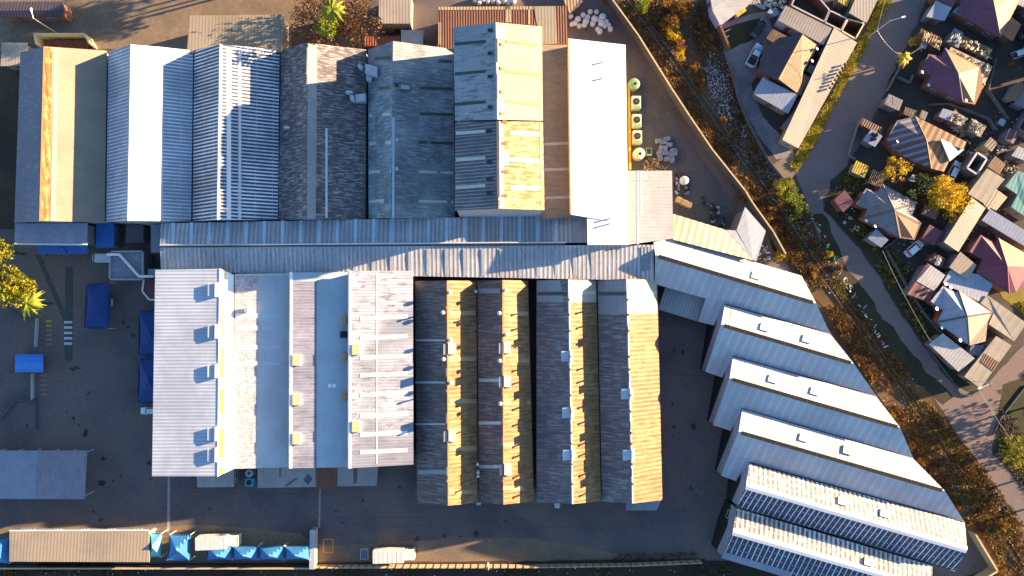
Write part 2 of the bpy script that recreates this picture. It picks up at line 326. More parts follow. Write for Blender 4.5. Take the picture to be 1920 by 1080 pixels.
RM('lilac_rib',(.39,.45,.54),rib=(.52,.59,.68),pitch=.62,ribw=.45,var=.05,bump=.3,stain=(.36,.38,.44),samt=.3); RM('white_steep',(.86,.85,.80),pitch=.55,var=.03,bump=.1)
RM('scratch_white',(.50,.52,.58),pitch=.55,stain=(.26,.25,.26),samt=.8,slo=.48,shi=.56,sfreq=(3,1.4),bump=.3,lap=2.1); RM('lilac_stain',(.24,.26,.34),pitch=.55,stain=(.12,.115,.15),samt=.7,slo=.47,sfreq=(2.2,.25),bump=.35,blotch=(.34,.36,.46),bamt=.6)
RM('e4_mix',(.44,.48,.57),pitch=.55,stain=(.15,.145,.17),samt=.85,slo=.50,shi=.60,sfreq=(2.2,.3),bump=.35,blotch=(.18,.20,.26),bamt=.9,lap=2.2,bsc=.05); RM('shade_blue_roof',(.44,.54,.60),pitch=.55,var=.05,bump=.15)
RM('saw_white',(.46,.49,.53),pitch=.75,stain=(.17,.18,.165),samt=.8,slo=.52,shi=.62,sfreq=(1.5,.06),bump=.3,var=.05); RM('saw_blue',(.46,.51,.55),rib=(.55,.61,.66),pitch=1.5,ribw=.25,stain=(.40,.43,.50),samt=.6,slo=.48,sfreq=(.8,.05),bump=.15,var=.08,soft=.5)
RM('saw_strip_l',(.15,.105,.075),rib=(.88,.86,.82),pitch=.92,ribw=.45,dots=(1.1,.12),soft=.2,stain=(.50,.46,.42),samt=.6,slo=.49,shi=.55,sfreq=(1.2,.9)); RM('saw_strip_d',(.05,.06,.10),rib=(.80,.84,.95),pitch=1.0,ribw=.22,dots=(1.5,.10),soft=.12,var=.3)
RM('canopy_green',(.26,.31,.31),rib=(.36,.40,.40),pitch=.6,ribw=.4,bump=.4); RM('beige_rib',(.30,.25,.18),rib=(.35,.30,.22),pitch=.62,ribw=.45,bump=.12,var=.06); RM('cream_rib',(.40,.35,.28),pitch=.6,bump=.12,var=.08)
RM('rust_rib',(.16,.065,.035),pitch=.5,stain=(.26,.12,.06),samt=.5,bump=.6); RM('rust_red',(.25,.07,.035),pitch=.5,stain=(.12,.04,.025),samt=.6,bump=.6); RM('tan_sheet',(.45,.33,.20),pitch=.6,stain=(.3,.2,.11),samt=.5)
RM('low_grey',(.34,.33,.33),pitch=.62,stain=(.20,.13,.11),samt=.6,slo=.55,shi=.63,bump=.4); RM('carport',(.27,.30,.37),pitch=.55,stain=(.24,.23,.28),samt=.6,bump=.2,var=.08); RM('carport_b',(.27,.25,.30),pitch=.55,stain=(.20,.17,.19),samt=.6,bump=.25)
RM('conc_blue',(.30,.32,.40),pitch=6,stain=(.20,.22,.27),samt=.6,sfreq=(.6,.6),bump=.1); RM('conc_grey',(.20,.21,.25),pitch=6,stain=(.30,.31,.36),samt=.8,sfreq=(.5,.5),bump=.1); RM('dark_vent_roof',(.12,.11,.12),pitch=.5)
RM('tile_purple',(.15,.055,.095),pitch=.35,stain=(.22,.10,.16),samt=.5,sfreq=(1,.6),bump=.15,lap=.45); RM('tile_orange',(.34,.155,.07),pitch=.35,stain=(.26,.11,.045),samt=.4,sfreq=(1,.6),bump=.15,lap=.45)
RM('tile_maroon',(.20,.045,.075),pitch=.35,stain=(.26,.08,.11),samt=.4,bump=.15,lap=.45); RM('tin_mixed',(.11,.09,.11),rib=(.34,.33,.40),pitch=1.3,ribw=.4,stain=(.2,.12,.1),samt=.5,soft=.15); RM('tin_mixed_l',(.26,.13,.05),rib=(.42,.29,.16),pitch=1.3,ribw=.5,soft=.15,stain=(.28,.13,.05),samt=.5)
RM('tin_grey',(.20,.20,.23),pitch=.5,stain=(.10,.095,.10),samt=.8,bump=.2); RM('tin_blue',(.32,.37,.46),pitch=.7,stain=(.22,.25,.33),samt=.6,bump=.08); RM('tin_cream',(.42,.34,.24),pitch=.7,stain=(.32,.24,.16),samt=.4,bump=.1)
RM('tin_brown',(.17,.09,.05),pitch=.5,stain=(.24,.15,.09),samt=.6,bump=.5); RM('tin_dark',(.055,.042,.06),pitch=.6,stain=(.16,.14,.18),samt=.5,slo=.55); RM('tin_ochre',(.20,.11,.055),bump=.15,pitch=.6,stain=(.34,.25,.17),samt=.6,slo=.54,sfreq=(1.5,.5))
RM('tin_teal',(.04,.25,.25),pitch=.8,stain=(.10,.36,.36),samt=.4,bump=.15,var=.08); RM('tin_yellow',(.55,.38,.02),pitch=.5,stain=(.3,.2,.01),samt=.6); RM('tin_maroon',(.18,.06,.08),bump=.1,pitch=.6,stain=(.12,.04,.05),samt=.4)
RM('tin_stripe_red',(.16,.045,.04),rib=(.42,.33,.33),pitch=1.4,ribw=.15,stain=(.10,.03,.03),samt=.4,soft=.1); RM('tin_pale_wavy',(.38,.33,.25),pitch=1.6,ribw=.2,bump=.1,rib=(.44,.38,.29),stain=(.24,.19,.12),samt=.4)
M['leaf_yellow']=leafmat('leaf_yellow',[(.30,.19,.01),(.60,.40,.015),(.85,.60,.03)],.9); M['leaf_olive']=leafmat('leaf_olive',[(.07,.075,.006),(.26,.25,.012),(.46,.42,.02)],.8)
M['leaf_green']=leafmat('leaf_green',[(.012,.022,.006),(.03,.05,.01),(.12,.16,.015)],.5); M['leaf_lime']=leafmat('leaf_lime',[(.06,.09,.005),(.22,.27,.012),(.34,.38,.02)],.8)
M['leaf_orange']=leafmat('leaf_orange',[(.06,.025,.006),(.24,.11,.012),(.50,.24,.015)],.8); M['leaf_brown']=leafmat('leaf_brown',[(.04,.018,.008),(.12,.055,.02),(.22,.11,.04)],.8)
M['leaf_weed']=leafmat('leaf_weed',[(.03,.018,.008),(.08,.04,.012),(.18,.10,.015),(.32,.14,.015)],.35); M['bark']=mat('bark',(.12,.08,.05),.9,scale=6)
# ------------------------------------------------------------ ground sheets
mb=MB(); mb.face([(-450,-350,-.06),(450,-350,-.06),(450,350,-.06),(-450,350,-.06)],0,(1,0,0)); tag(mb.build('ground','earth'),None,None,None,'structure')
sheet('yard',[(-140,430),(20,430),(300,420),(1170,60),(1130,0),(1160,20),(1440,430),(1500,540),(1830,1010),(1860,1062),(1500,1200),(1320,1047),(1000,1052),(590,1055),(-140,1060)],-.04,'yard_tar')
sheet('sand_yard',[(-120,-120),(640,-120),(700,-60),(720,60),(690,90),(200,92),(-120,100)],-.035,'sand_yard',.3)
sheet('back_yard',[(690,-100),(1120,-100),(1140,0),(1168,60),(1100,90),(690,110)],-.03,'yard_tar')
sheet('rail_corridor',[(1050,-140),(1130,0),(1200,85),(1290,225),(1400,378),(1500,520),(1600,665),(1712,850),(1812,985),(1860,1060),(1960,1220),(2160,1220),(1920,985),(1800,830),(1740,740),(1600,560),(1520,430),(1460,335),(1390,250),(1340,110),(1310,-140)],-.02,'rail_earth',.5)
sheet('south_strip',[(-140,1058),(590,1057),(1310,1050),(1370,1052),(1480,1082),(1600,1240),(-140,1240)],-.02,'dark_strip',.2)
sheet('residential_ground',[(1310,-140),(1340,110),(1390,250),(1460,335),(1520,430),(1740,740),(1920,985),(2160,1220),(2160,-140)],-.03,'plot_soil')
sheet('road',[(1690,-140),(1662,0),(1600,120),(1560,195),(1520,270),(1490,322),(1502,352),(1530,430),(1567,515),(1590,555),(1640,625),(1700,700),(1752,745),(1795,818),(1850,885),(1905,975),(1990,1120),(2060,1220),(2160,1180),(2000,1010),(1935,930),(1895,890),(1862,850),(1863,800),(1885,765),(1920,728),(2100,560),(2140,400),(2000,560),(1900,665),(1848,725),(1815,737),(1785,720),(1740,660),(1690,590),(1650,520),(1612,470),(1575,425),(1548,395),(1545,368),(1575,335),(1612,270),(1640,215),(1672,140),(1705,70),(1735,0),(1800,-140)],-.012,'road_tar',.45,1.2)
sheet('grass_verge',[(1655,-20),(1635,45),(1612,78),(1560,180),(1520,245),(1482,310),(1492,322),(1530,265),(1560,205),(1603,130),(1640,60),(1672,-20)],-.004,'verge_grass',.5,1)
sheet('sandy_corner',[(1465,298),(1482,288),(1500,300),(1488,330),(1465,335),(1448,312)],-.008,'sand_yard',.3,1)
sheet('grass_plot',[(1880,725),(1960,680),(2100,800),(2100,1000),(1960,960),(1900,885),(1868,850),(1870,790)],-.004,'dark_grass',.6)
sheet('grass_border',[(1548,395),(1560,340),(1600,300),(1660,380),(1640,440),(1700,500),(1738,560),(1760,610),(1745,650),(1800,712),(1850,718),(1815,732),(1785,716),(1740,655),(1690,585),(1650,515),(1612,465),(1575,420)],-.006,'dark_grass',.5,1)
sheet('grass_bank',[(1520,395),(1545,400),(1590,500),(1660,600),(1730,690),(1790,745),(1770,760),(1700,700),(1640,640),(1590,560),(1555,490)],-.010,'dark_grass',.7,1)
sheet('courtyard',[(1350,45),(1390,30),(1440,20),(1450,60),(1435,110),(1410,160),(1430,220),(1470,260),(1490,290),(1455,300),(1420,250),(1385,190),(1360,110)],-.015,'pale_court',.4,1)
sheet('lawn',[(1352,52),(1400,40),(1425,35),(1430,60),(1400,78),(1372,92),(1362,95)],-.006,'dark_grass',.5,1)
sheet('old_slab_shade_paving',[(1176,84),(1195,95),(1240,178),(1275,235),(1340,330),(1390,400),(1340,440),(1262,400),(1262,320),(1180,320),(1176,150)],-.022,'old_slab_shade',.3,1)  # old slab toned darker to stand for the shade over this yard
sheet('backlot_ground',[(1862,515),(1880,560),(1920,590),(2000,640),(2000,520),(1930,520)],-.004,'verge_grass',.5,1)
sheet('yellow_yard',[(1180,375),(1180,460),(1232,320),(1182,300)],-.026,'sand_yard',.2)
sheet('footpath',[(122,500),(137,500),(136,675),(121,675)],-.026,'cover_green'); sheet('footpath',[(66,478),(76,478),(123,588),(121,606)],-.027,'cover_green')
sheet('rail_ballast',[(1120,-120),(1150,-120),(1200,0),(1290,120),(1380,250),(1460,368),(1560,515),(1650,640),(1735,760),(1800,860),(1870,960),(1940,1070),(2020,1200),(1985,1200),(1905,1070),(1842,975),(1770,870),(1700,765),(1620,650),(1525,515),(1430,378),(1345,255),(1255,130),(1165,0)],-.012,'ballast',.4)
# zebra, speed bumps, painted strips
for k in range(5): sheet('road_marking',[(120.5,602+k*10),(135.5,602+k*10),(135,606.5+k*10),(120,606.5+k*10)],-.015,'paint_white')
for k in range(6): sheet('road_marking',[(86.5,600+k*8.7),(97,600+k*8.7),(96.5,604+k*8.7),(86,604+k*8.7)],-.015,'paint_yellow' if k<2 else 'paint_faded')
for k in range(5): sheet('road_marking',[(76,702+k*9),(88,702+k*9),(87.5,706+k*9),(75,706+k*9)],-.015,'paint_faded')
for x,y,w,h in ((606,1011,19,24),): 
    for a in ([(x,y),(x+w,y),(x+w,y+1.2),(x,y+1.2)],[(x,y+h),(x+w,y+h),(x+w,y+h+1.2),(x,y+h+1.2)],[(x,y+1.2),(x+1.2,y+1.2),(x+1.2,y+h),(x,y+h)],[(x+w-1.2,y+1.2),(x+w,y+1.2),(x+w,y+h),(x+w-1.2,y+h)]): sheet('road_marking',a,-.015,'paint_yellow')
sheet('sunlit_edge',[(-20,992),(120,984),(300,990),(400,984),(560,1000),(600,1022),(700,1020),(860,1008),(1010,1010),(1120,1030),(1180,1046),(1000,1052),(590,1053),(-20,1055)],-.024,'sunlit_tar',.35,1.5)  # lighter sandy tone paints the sunlit patches of yard along the south wall
for i,(x,y,r_) in enumerate(((137,783,4),(148,796,3),(190,906,8),(212,903,3.5),(194,861,5),(231,604,6),(239,612,4),(227,893,3),(176,960,3),(833,1006,5),(893,1001,7),(680,940,4),(1180,720,4),(1280,660,5),(1300,800,6),(1260,760,4),(317,962,4),(126,772,2.5),(280,868,5),(160,812,9))):
    a_=R.uniform(0,6); sheet('oil_stain',[(x+math.cos(k*.628+a_)*r_*R.uniform(.5,1.15)*(.6 if i%2 else 1),y+math.sin(k*.628+a_)*r_*R.uniform(.5,1.2)) for k in range(10)],-.031,'oil',.15,.6)
for x0,x1,y0,y1 in ((330,560,922,924),(620,900,968,969.5),(660,1100,985,986.5),(1250,1330,700,701)): sheet('tyre_track',[(x0,y0),(x1,y0+4),(x1,y1+4),(x0,y1)],-.0325,'oil_soft',.25,2)
sheet('drain_channel',[(314.5,893),(318.5,893),(318,1000),(312.5,1000)],-.02,'concrete'); sheet('drain_channel',[(598.5,917),(601.5,917),(600,990),(597,990)],-.02,'concrete')
# railway track
def offs(pts,d):
    out=[]
    for i,p in enumerate(pts):
        a=pts[max(0,i-1)];b=pts[min(len(pts)-1,i+1)]; t=(b-a).normalized(); out.append(p+Vector((-t.y,t.x,0))*d)
    return out
line=[P(*p) for p in [(1135,-120),(1182,0),(1272,125),(1362,252),(1445,373),(1542,515),(1635,645),(1718,763),(1785,865),(1856,968),(1922,1070),(2003,1200)]]
fine=[]
for a,b in zip(line,line[1:]):
    n=max(1,int((b-a).length/.7))
    for k in range(n): fine.append(a.lerp(b,k/n))
for d in (.53,-.53):
    mb=MB(); o=offs(fine[::4],d)
    for a,b in zip(o,o[1:]):
        t=(b-a).normalized(); s=Vector((-t.y,t.x,0))*.045; u=Vector((0,0,.20)); z0=Vector((0,0,.0))
        mb.face([a+s+u,a-s+u,b-s+u,b+s+u]); mb.face([a-s+z0,b-s+z0,b-s+u,a-s+u]); mb.face([b+s+z0,a+s+z0,a+s+u,b+s+u])
    tag(mb.build('rail','steel_rail'),None,None,None,'structure')
mb=MB()
for i in range(0,len(fine)-1):
    t=(fine[i+1]-fine[i]).normalized(); mb.box(fine[i]+Vector((0,0,-.04)),(.22,2.0,.1),math.atan2(t.y,t.x))
tag(mb.build('sleepers','sleeper'),None,None,None,'structure')
# ============================================================ INDUSTRIAL HALLS
def gable(name,label,T,B,ze,zr,ml,mr_,wall='hall_end',group=None,cap='cap_grey',capw=.45,cat='factory hall',ins=.25,op=(),z0=0,**kw):
    """T,B = (left eave x,y),(ridge x,y),(right eave x,y) at the top and at the bottom"""
    zl,zrr=ze if isinstance(ze,tuple) else (ze,ze)
    (tl,tr,te),(bl,br,be)=T,B
    faces=[(ml,[(*tr,zr),(*br,zr),(*bl,zl),(*tl,zl)]),(mr_,[(*tr,zr),(*br,zr),(*be,zrr),(*te,zrr)])]
    out=[(*tl,zl),(*tr,zr),(*te,zrr),(*be,zrr),(*br,zr),(*bl,zl)]
    b=Bld(name,label,cat,faces,out,wall,ins,z0,group,**kw)
    if cap: b.ridge((*tr,zr+.02),(*br,zr+.02),capw,cap)
    return b
GU='row of ridge roofed factory halls along the top'
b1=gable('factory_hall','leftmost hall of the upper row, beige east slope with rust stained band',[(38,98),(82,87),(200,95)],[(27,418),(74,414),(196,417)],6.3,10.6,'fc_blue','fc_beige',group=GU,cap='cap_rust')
b1.panel(1,[(84,89),(98,90),(93,413),(76,414)],'fc_stain','stained_sheeting',.03); b1.panel(1,[(102,92),(108.5,92.5),(103,414),(94.5,414)],'cream_rib','roof_gutter_strip',.07)
b1.openings([3,4],(2,1.2),4,5,dsz=(3,3.2),dm='door_grey')
b2=gable('factory_hall','second hall of the upper row, ribbed roof glaring white on one side',[(203,97),(246,83),(362,94)],[(199,416),(240,414),(358,415)],6.3,10.6,'rib_white','rib_white',group=GU,cap='cap_white')
b2.panel(1,[(247,84),(307,88.6),(304,414),(241,414)],'sunlit_white','sunlit_sheeting',.03); b2.openings([3,4],(2,1.2),4,5,dsz=(3,3.2),dm='door_grey')  # brighter white panel paints the sunlit strip of the east slope
b3=gable('factory_hall','third hall of the upper row, bold stripes of white ribs on dark sheeting',[(364,94),(413,83),(524,94)],[(361,415),(408,412),(521,413)],6.3,10.6,'rib_dark','rib_dark',group=GU,cap='cap_white')
b3.rect(1,425,90,433,411,'white_paint','white_roof_strip',.05); b3.rect(1,447,92,452,411,'galv','roof_strip',.05); b3.openings([3,4],(2,1.2),4,5,dsz=(3,3.2),dm='door_grey')
b4=gable('factory_hall','fourth hall of the upper row, dark lichen mottled roof carrying bent ducts',[(527,94),(575,80),(687,93)],[(522,412),(573,411),(685,412)],6.3,10.6,'fc_dark','fc_dark',group=GU,cap=None)
b4.panel(1,[(577,82),(594,84),(594,151),(577,152)],'cream_box','roof_patch',.04); b4.panel(1,[(577,152),(594,151),(592,410),(575,410)],'low_grey','ridge_flashing',.05); b4.rect(1,610,240,614,408,'galv','roof_strip',.03); b4.rect(0,533,237,543,241,'galv','roof_patch',.06)  # cream roof patch paints sunlight on the top end of the slope
b4.openings([3,4],(2,1.2),4,5,dsz=(3,3.2),dm='door_grey')
b5=gable('factory_hall','fifth hall of the upper row, blue grey roof crossed by dark and pale skylight strips',[(690,93),(737,77),(850,92)],[(691,410),(733,408),(853,410)],6.3,10.6,'fc_teal','fc_teal',group=GU,cap=None)
b5.panel(1,[(739,79),(772,83),(772,104),(739,105)],'cream_box','roof_patch',.04)  # cream patch paints the sun reaching the top of this slope
for x0,x1,y,m in ((692,733,111,'sky_green'),(692,733,167,'sky_green'),(692,733,217,'sky_pale'),(692,733,270,'sky_pale'),(692,733,323,'sky_pale'),(692,733,378,'sky_pale')): b5.rect(0,x0,y-3,x1,y+3,m,slant=-3)
for x0,x1,y,m in ((822,847,114,'sky_green'),(787,848,165,'sky_green'),(785,849,213,'sky_green'),(785,849,267,'sky_green'),(785,849,322,'sky_pale'),(785,850,377,'sky_pale')): b5.rect(1,x0,y-2.5,x1,y+2.5,m,slant=2)
b5.panel(1,[(735,220),(740,220),(739,408),(735,408)],'sky_blue','ridge_flashing',.06)
for y in (264,318): b5.pipe(744,y,9.6,.4,.3)
mb=MB(b5.o)
for a,b in (((737,156),(771,159)),((771,159),(770,170)),((770,170),(750,168))): mb.tube(P(*a,10.9),P(*b,10.7),.09)
mb.build('pipe_frame','black',b5.t); b5.bx(1,[(752,159),(769,161),(768,169),(752,167)],.35,'duct','roof_hatch'); b5.pipe(744,162,9.6,.5,.35,'black','black',.4)
# bent ducts on and beside the fourth and fifth halls
def duct(b,i,polys,legs,name='duct',hh=1.1):
    for p in polys: b.bx(i,p,hh,'duct',name)
duct(b4,1,[[(668,180),(688,180),(688,194),(668,194)],[(652,172),(664,175),(662,179),(650,178)],[(657,181),(666,183),(667,195),(659,191)],[(672,125),(676,122),(683,130),(681,136),(674,131)]],None,hh=.9)
duct(b5,0,[[(690,129),(709,129),(709,146),(690,146)],[(690,146.5),(699,146.5),(698,156),(690,156)]],None,hh=.9)
# tall hall
GT='two tall halls joined end to end'
b6=gable('tall_hall','taller hall, northern of the two joined ones, blue left slope and pale yellow right slope',[(850,51),(930,42),(1016,50)],[(853,226),(933,224),(1018,226)],17.3,20,'tall_shade_blue','tall_sunlit_yellow',wall='hall_end',group=GT,cap='cap_grey',cat='factory hall')  # left slope toned blue as shade, right slope toned yellow as sunlit
for y in (81,137,194): b6.rect(0,853,y-1,911,y+4.5,'sky_green',slant=-5)
for y in (57,100,144,201): b6.rect(0,915,y-3,923.5,y+3,'glass_dark','roof_hatch',.2)
for y in (78,134,190): b6.rect(1,948,y-2.5,1011,y+2.5,'sky_tan',slant=7)
for y in (83,128,172,213): b6.rect(1,938,y-3,945,y+3,'sky_tan','roof_hatch',.15)
for y in (50,188): b6.rect(1,933.5,y,946,y+20,'yellow_box','roof_patch',.05,slant=1)
for y0,y1 in ((73,117),(140,184)): b6.bx(1,[(930.5,y0),(933,y0),(933.5,y1),(931,y1)],.3,'cap_dark','ridge_vent')
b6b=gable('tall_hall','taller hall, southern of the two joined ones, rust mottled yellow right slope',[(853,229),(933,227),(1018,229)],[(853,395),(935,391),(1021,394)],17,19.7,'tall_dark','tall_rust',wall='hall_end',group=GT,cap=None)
for y in (250,300,352): b6b.rect(0,855,y-3,910,y+3,'sky_pale',slant=-4); b6b.rect(1,957,y-4,1011,y+3,'sky_white',slant=2)
for y in (246,304,336,362): b6b.rect(0,913,y-3,922,y+3,'glass_dark','roof_hatch',.2)
for y in (229,269,322,367): b6b.rect(1,941,y-3,950,y+3,'rust','roof_hatch',.15)
b6b.rect(1,940,285,954,310,'yellow_box','roof_patch',.05); b6b.panel(1,[(936,228),(944,228),(945,390),(938,390)],'yellow_box','ridge_flashing',.04)
b6b.panel(1,[(1011,230),(1017,231),(1019.5,393),(1014,393)],'tan_sheet','roof_patch',.04)
b6b.bx(1,[(931,229),(935.5,229),(936.5,369),(932,369)],.5,'cap_dark','ridge_vent'); b6b.openings([3],(1.8,.5),13,9,door=False)
b7=Bld('lean_to_shed','narrow brown lean-to roof squeezed between tall hall and glaring white roof','lean-to',[('brown_sheet',[(1010,84,10),(1012,410,10),(1071,408,9),(1064,84,9)])],[(1010,84,10),(1064,84,9),(1071,408,9),(1012,410,10)],'plaster_grey')
for y in (271,319,372): b7.rect(0,1020,y-3,1069,y+2,'sky_rose',slant=-2)
b8=Bld('white_roofed_hall','hall under a smooth glaring white roof, its right end stepping down in an L','factory hall',[('white_flat',[(1065,72,12),(1070,402,12),(1178,420,10.4),(1173,84,10.4)]),('white_flat',[(1101,403,11.3),(1102,459,11.3),(1177,459,10.4),(1178,418,10.4)])],
 [(1065,72,12),(1173,84,10.4),(1178,458,10.4),(1102,459,11.3),(1101,403,11.3),(1070,402,12)],'panel_cream')
for x,y in ((1128,118),(1128,148),(1142,410),(1142,420)): 
    b8.pipe(x,y,11,.5,.16,'galv','cap_grey',.22)
b8.ridge((1066,73,12.06),(1070.5,402,12.06),.5,'panel_cream',name='parapet')
b8.openings([1],(1.2,1.2),3,8)
b9=Bld('grey_ribbed_annex','square annex with pale grey ribbed roof below the air conditioning units','annex',[('grey_rib',[(1176,320,9),(1177,459,9),(1262,447,8.4),(1260,320,8.4)])],[(1176,320,9),(1260,320,8.4),(1262,447,8.4),(1177,459,9)],'plaster_grey')
b9.rect(0,1194,321,1197,458,'sky_white','roof_strip',.04); b9.rect(0,1201,321,1203.5,404,'sky_white','roof_strip',.04)
b10=Bld('green_ribbed_canopy','wedge shaped canopy of yellow green ribbed sheet above the first sawtooth hall','canopy',[('green_rib',[(1262,401,6),(1360,431,6),(1412,488,7),(1262,449,7)])],[(1262,401,6),(1360,431,6),(1412,488,7),(1262,449,7)],'plaster_grey')
b11=Bld('slate_lean_to','slate blue triangular lean-to in the corner of the yard wall','lean-to',[('slate_flat',[(1397,388,5.2),(1436,433,5.2),(1418,490,6.2),(1412,487,6.2),(1381,432,5.8)]),('slate_flat',[(1361,431,5.9),(1380.5,432,5.75),(1412,487,6.2)])],[(1397,388,5.2),(1436,433,5.2),(1418,490,6.2),(1412,488,6.2),(1361,431,5.9),(1380,430,5.7)],'plaster_grey')
# corridor
bD=Bld('long_corridor_hall','long low hall with grey corrugated roof between upper and lower rows','factory hall',
 [('corr_grey',[(300,461,8.4),(1102,455,8.4),(1102,403,7.6),(302,419,7.6)]),('corr_warm',[(300,464,8.3),(1226,459,8.3),(1226,526,7.6),(302,509,7.6)])],
 [(302,419,7.6),(1102,403,7.6),(1102,456,8.3),(1226,459,8.3),(1226,526,7.6),(302,509,7.6),(299,462,8.4)],'plaster_grey')
for k in range(24):
    x=322+k*34.2
    if x<1060: bD.panel(0,[(x,418-(x-302)*.019),(x+6,418-(x-302)*.019),(x+5,458-(x-302)*.007),(x-1,458-(x-302)*.007)],'sky_blue')
    y2=507+(x-302)*.0185
    if x<1120: bD.panel(1,[(x-1,467),(x+5,467),(x+5+(x-800)*.006,y2),(x-1+(x-800)*.006,y2)],'sky_grey')
bD.panel(1,[(1201,463),(1218,463),(1219,524),(1201,524)],'fc_pale_blue','roof_patch',.03)
mb=MB(bD.o)
for a,b in (((300,459.5),(1060,454.2)),): mb.tube(P(*a,8.75),P(*b,8.75),.16,n=6)
mb.build('ridge_pipe','galv',bD.t); bD.panel(1,[(300,461.5),(1060,456),(1060,459),(300,464.2)],'cap_dark','ridge_gutter',.12)
bD.panel(0,[(1075,404),(1101,403),(1101,455),(1075,455)],'tin_blue','roof_patch',.04)
# ---- lower left cluster
e1=Bld('ribbed_white_hall','lilac white ribbed hall at the left with five vent boxes by its steep slope','factory hall',[('lilac_rib',[(412,504,11.2),(408,893,11.2),(285,893,10.9),(291,506,10.9)]),('white_steep',[(412,504,11.2),(408,893,11.2),(440,878,8.9),(438,515,8.9)])],
 [(291,506,10.9),(412,504,11.2),(438,515,8.9),(440,878,8.9),(408,893,11.2),(285,893,10.9)],'hall_end')
e1.ridge((412,504,11.22),(408,893,11.22),.35,'cap_white')
for y0,y1,x in ((506,513,414),(515,524,414),(532,551,413.5),(571,629,413.3),(650,708,412.8),(729,776,412.3),(802,857,411.5),(876,888,410.5)): e1.panel(1,[(x,y0),(x+7,y0+1),(x+7,y1),(x,y1)],'glass_amber','ridge_window',.14)
for y in (533,611,685,803,842): 
    o=e1.bx(0,[(391,y),(403.5,y),(403.5,y+22),(391,y+22)],.42,'white_paint','vent_box','lilac_rib'); mb=MB(e1.o); mb.box(P(407,y+10.5,11.5),(.62,2.5,.62),0); mb.build('vent_hood','white_paint',o)
e1.openings([4,5],(2,1.2),5,6,dsz=(3.2,3.4),dm='door_grey')
e2=Bld('scratched_white_hall','scuffed white lower hall with one dome vent','factory hall',[('scratch_white',[(440,514,8.9),(440,879,8.9),(541,877,7.9),(543,513,7.9)])],[(440,514,8.9),(543,513,7.9),(541,877,7.9),(440,879,8.9)],'hall_end')
e2.panel(0,[(484,514.5),(542,514),(541,876),(482,877)],'shade_blue_roof','shade_sheeting',.03)  # bluish sheet paints the shade cast on this half by the next hall
for y in (592,615,651,682): e2.rect(0,442,y-4,484,y+4,'sky_white'); e2.rect(0,492,y-3,525,y+3,'sky_blue',h=.06)
e2.pipe(469,581,8.7,.7,.5,'white_paint','white_paint',.75); e2.panel(0,[(440,513.5),(543,512.5),(543,516),(440,517)],'galv','gutter',.08)
e3=Bld('stained_lilac_hall','stained lilac hall with three amber vent boxes along its left edge','factory hall',[('lilac_stain',[(544,510,9.5),(542,878,9.5),(653,876,8.3),(653,510,8.3)])],[(544,510,9.5),(653,510,8.3),(653,876,8.3),(542,878,9.5)],'hall_end')
e3.panel(0,[(594,510.5),(653,510.5),(653,876),(594,877)],'shade_blue_roof','shade_sheeting',.03); e3.panel(0,[(546,511),(594,510.8),(594,528),(547,528)],'shade_blue_roof','shade_sheeting',.035)  # same bluish sheets paint the shaded part of this roof
e3.ridge((545.5,510,9.6),(544,878,9.6),.6,'cap_white',.2)
for y in (664,738,811): e3.bx(0,[(550,y),(565,y),(565,y+21),(550,y+21)],.55,'white_paint','vent_box','cream_box')
e3.pipe(620,723,8.5,.4,.3,'white_paint','white_paint',.42); e3.pipe(628,723,8.5,.4,.3,'white_paint','white_paint',.42)
for y in (593,661,736): e3.bx(0,[(643,y),(652,y),(652,y+14),(643,y+14)],1.0,'orange_box','vent_box','orange_box')
e3.bx(0,[(640,621),(651,621),(651,633),(640,633)],.9,'black','vent_box')
e4=Bld('patched_white_hall','lower hall with patchy white and grey roof crossed by white skylight strips','factory hall',[('e4_mix',[(654,508,10),(653,878,10),(775,871,8.6),(774,508,8.6)])],[(654,508,10),(774,508,8.6),(775,871,8.6),(653,878,10)],'hall_end')
e4.ridge((655.5,508,10.1),(655,878,10.1),.6,'cap_white',.2)
for y in (597,634,671,704,741,780,815,848): e4.rect(0,675,y-3.5,764,y+3.5,'sky_white',slant=-4)
for y in (645,789): e4.bx(0,[(661,y),(676,y),(676,y+20),(661,y+20)],.55,'white_paint','vent_box','cream_box')
e4.rect(0,706,512,707,870,'sky_white','roof_strip',.05); e4.openings([2],(2,1.2),4,6,dsz=(3.2,3.4),dm='door_grey')
# low sheds south of the cluster
GS='low sheds along the south side of the white halls'
for nm,lab,m,px,z in (('low_shed','leftmost low shed below the ribbed white hall, grey roof','low_grey',[(368,880),(438,878),(438,913),(370,914)],3.6),
 ('low_shed','long low grey shed below the lilac hall, roof marked by a dark soot blotch','low_grey',[(483,870),(593,868),(593,913),(483,915)],3.8),
 ('low_shed','small rust streaked low shed between two grey ones','rust_rib',[(594,868),(631,868),(631,917),(593,917)],4.0),
 ('low_shed','rightmost low grey shed below the patched white hall','low_grey',[(632,868),(708,868),(706,911),(632,912)],3.8)):
    b=Bld(nm,lab,'shed',[(m,[(*px[0],z+.5),(*px[1],z+.5),(*px[2],z),(*px[3],z)])],[(*px[0],z+.5),(*px[1],z+.5),(*px[2],z),(*px[3],z)],'plaster_grey',group=GS); b.openings([0,1,2,3],(1.2,1),1.8,4.5)
    if 'soot' in lab: b.panel(0,[(574,893),(578,888),(582,893),(586,899),(581,904),(578,910),(573,905),(569,899)],'cap_dark','soot_mark',.02); b.panel(0,[(556,896),(558,897),(537,912),(535,911)],'cap_dark','lying_pipe',.12); b.panel(0,[(524,872),(527,872),(526,896),(524,896)],'rust','rust_streak',.02)
    if 'rightmost low' in lab: b.panel(0,[(662,872),(671,872),(669,905),(663,909)],'tin_brown','rust_streak',.02)

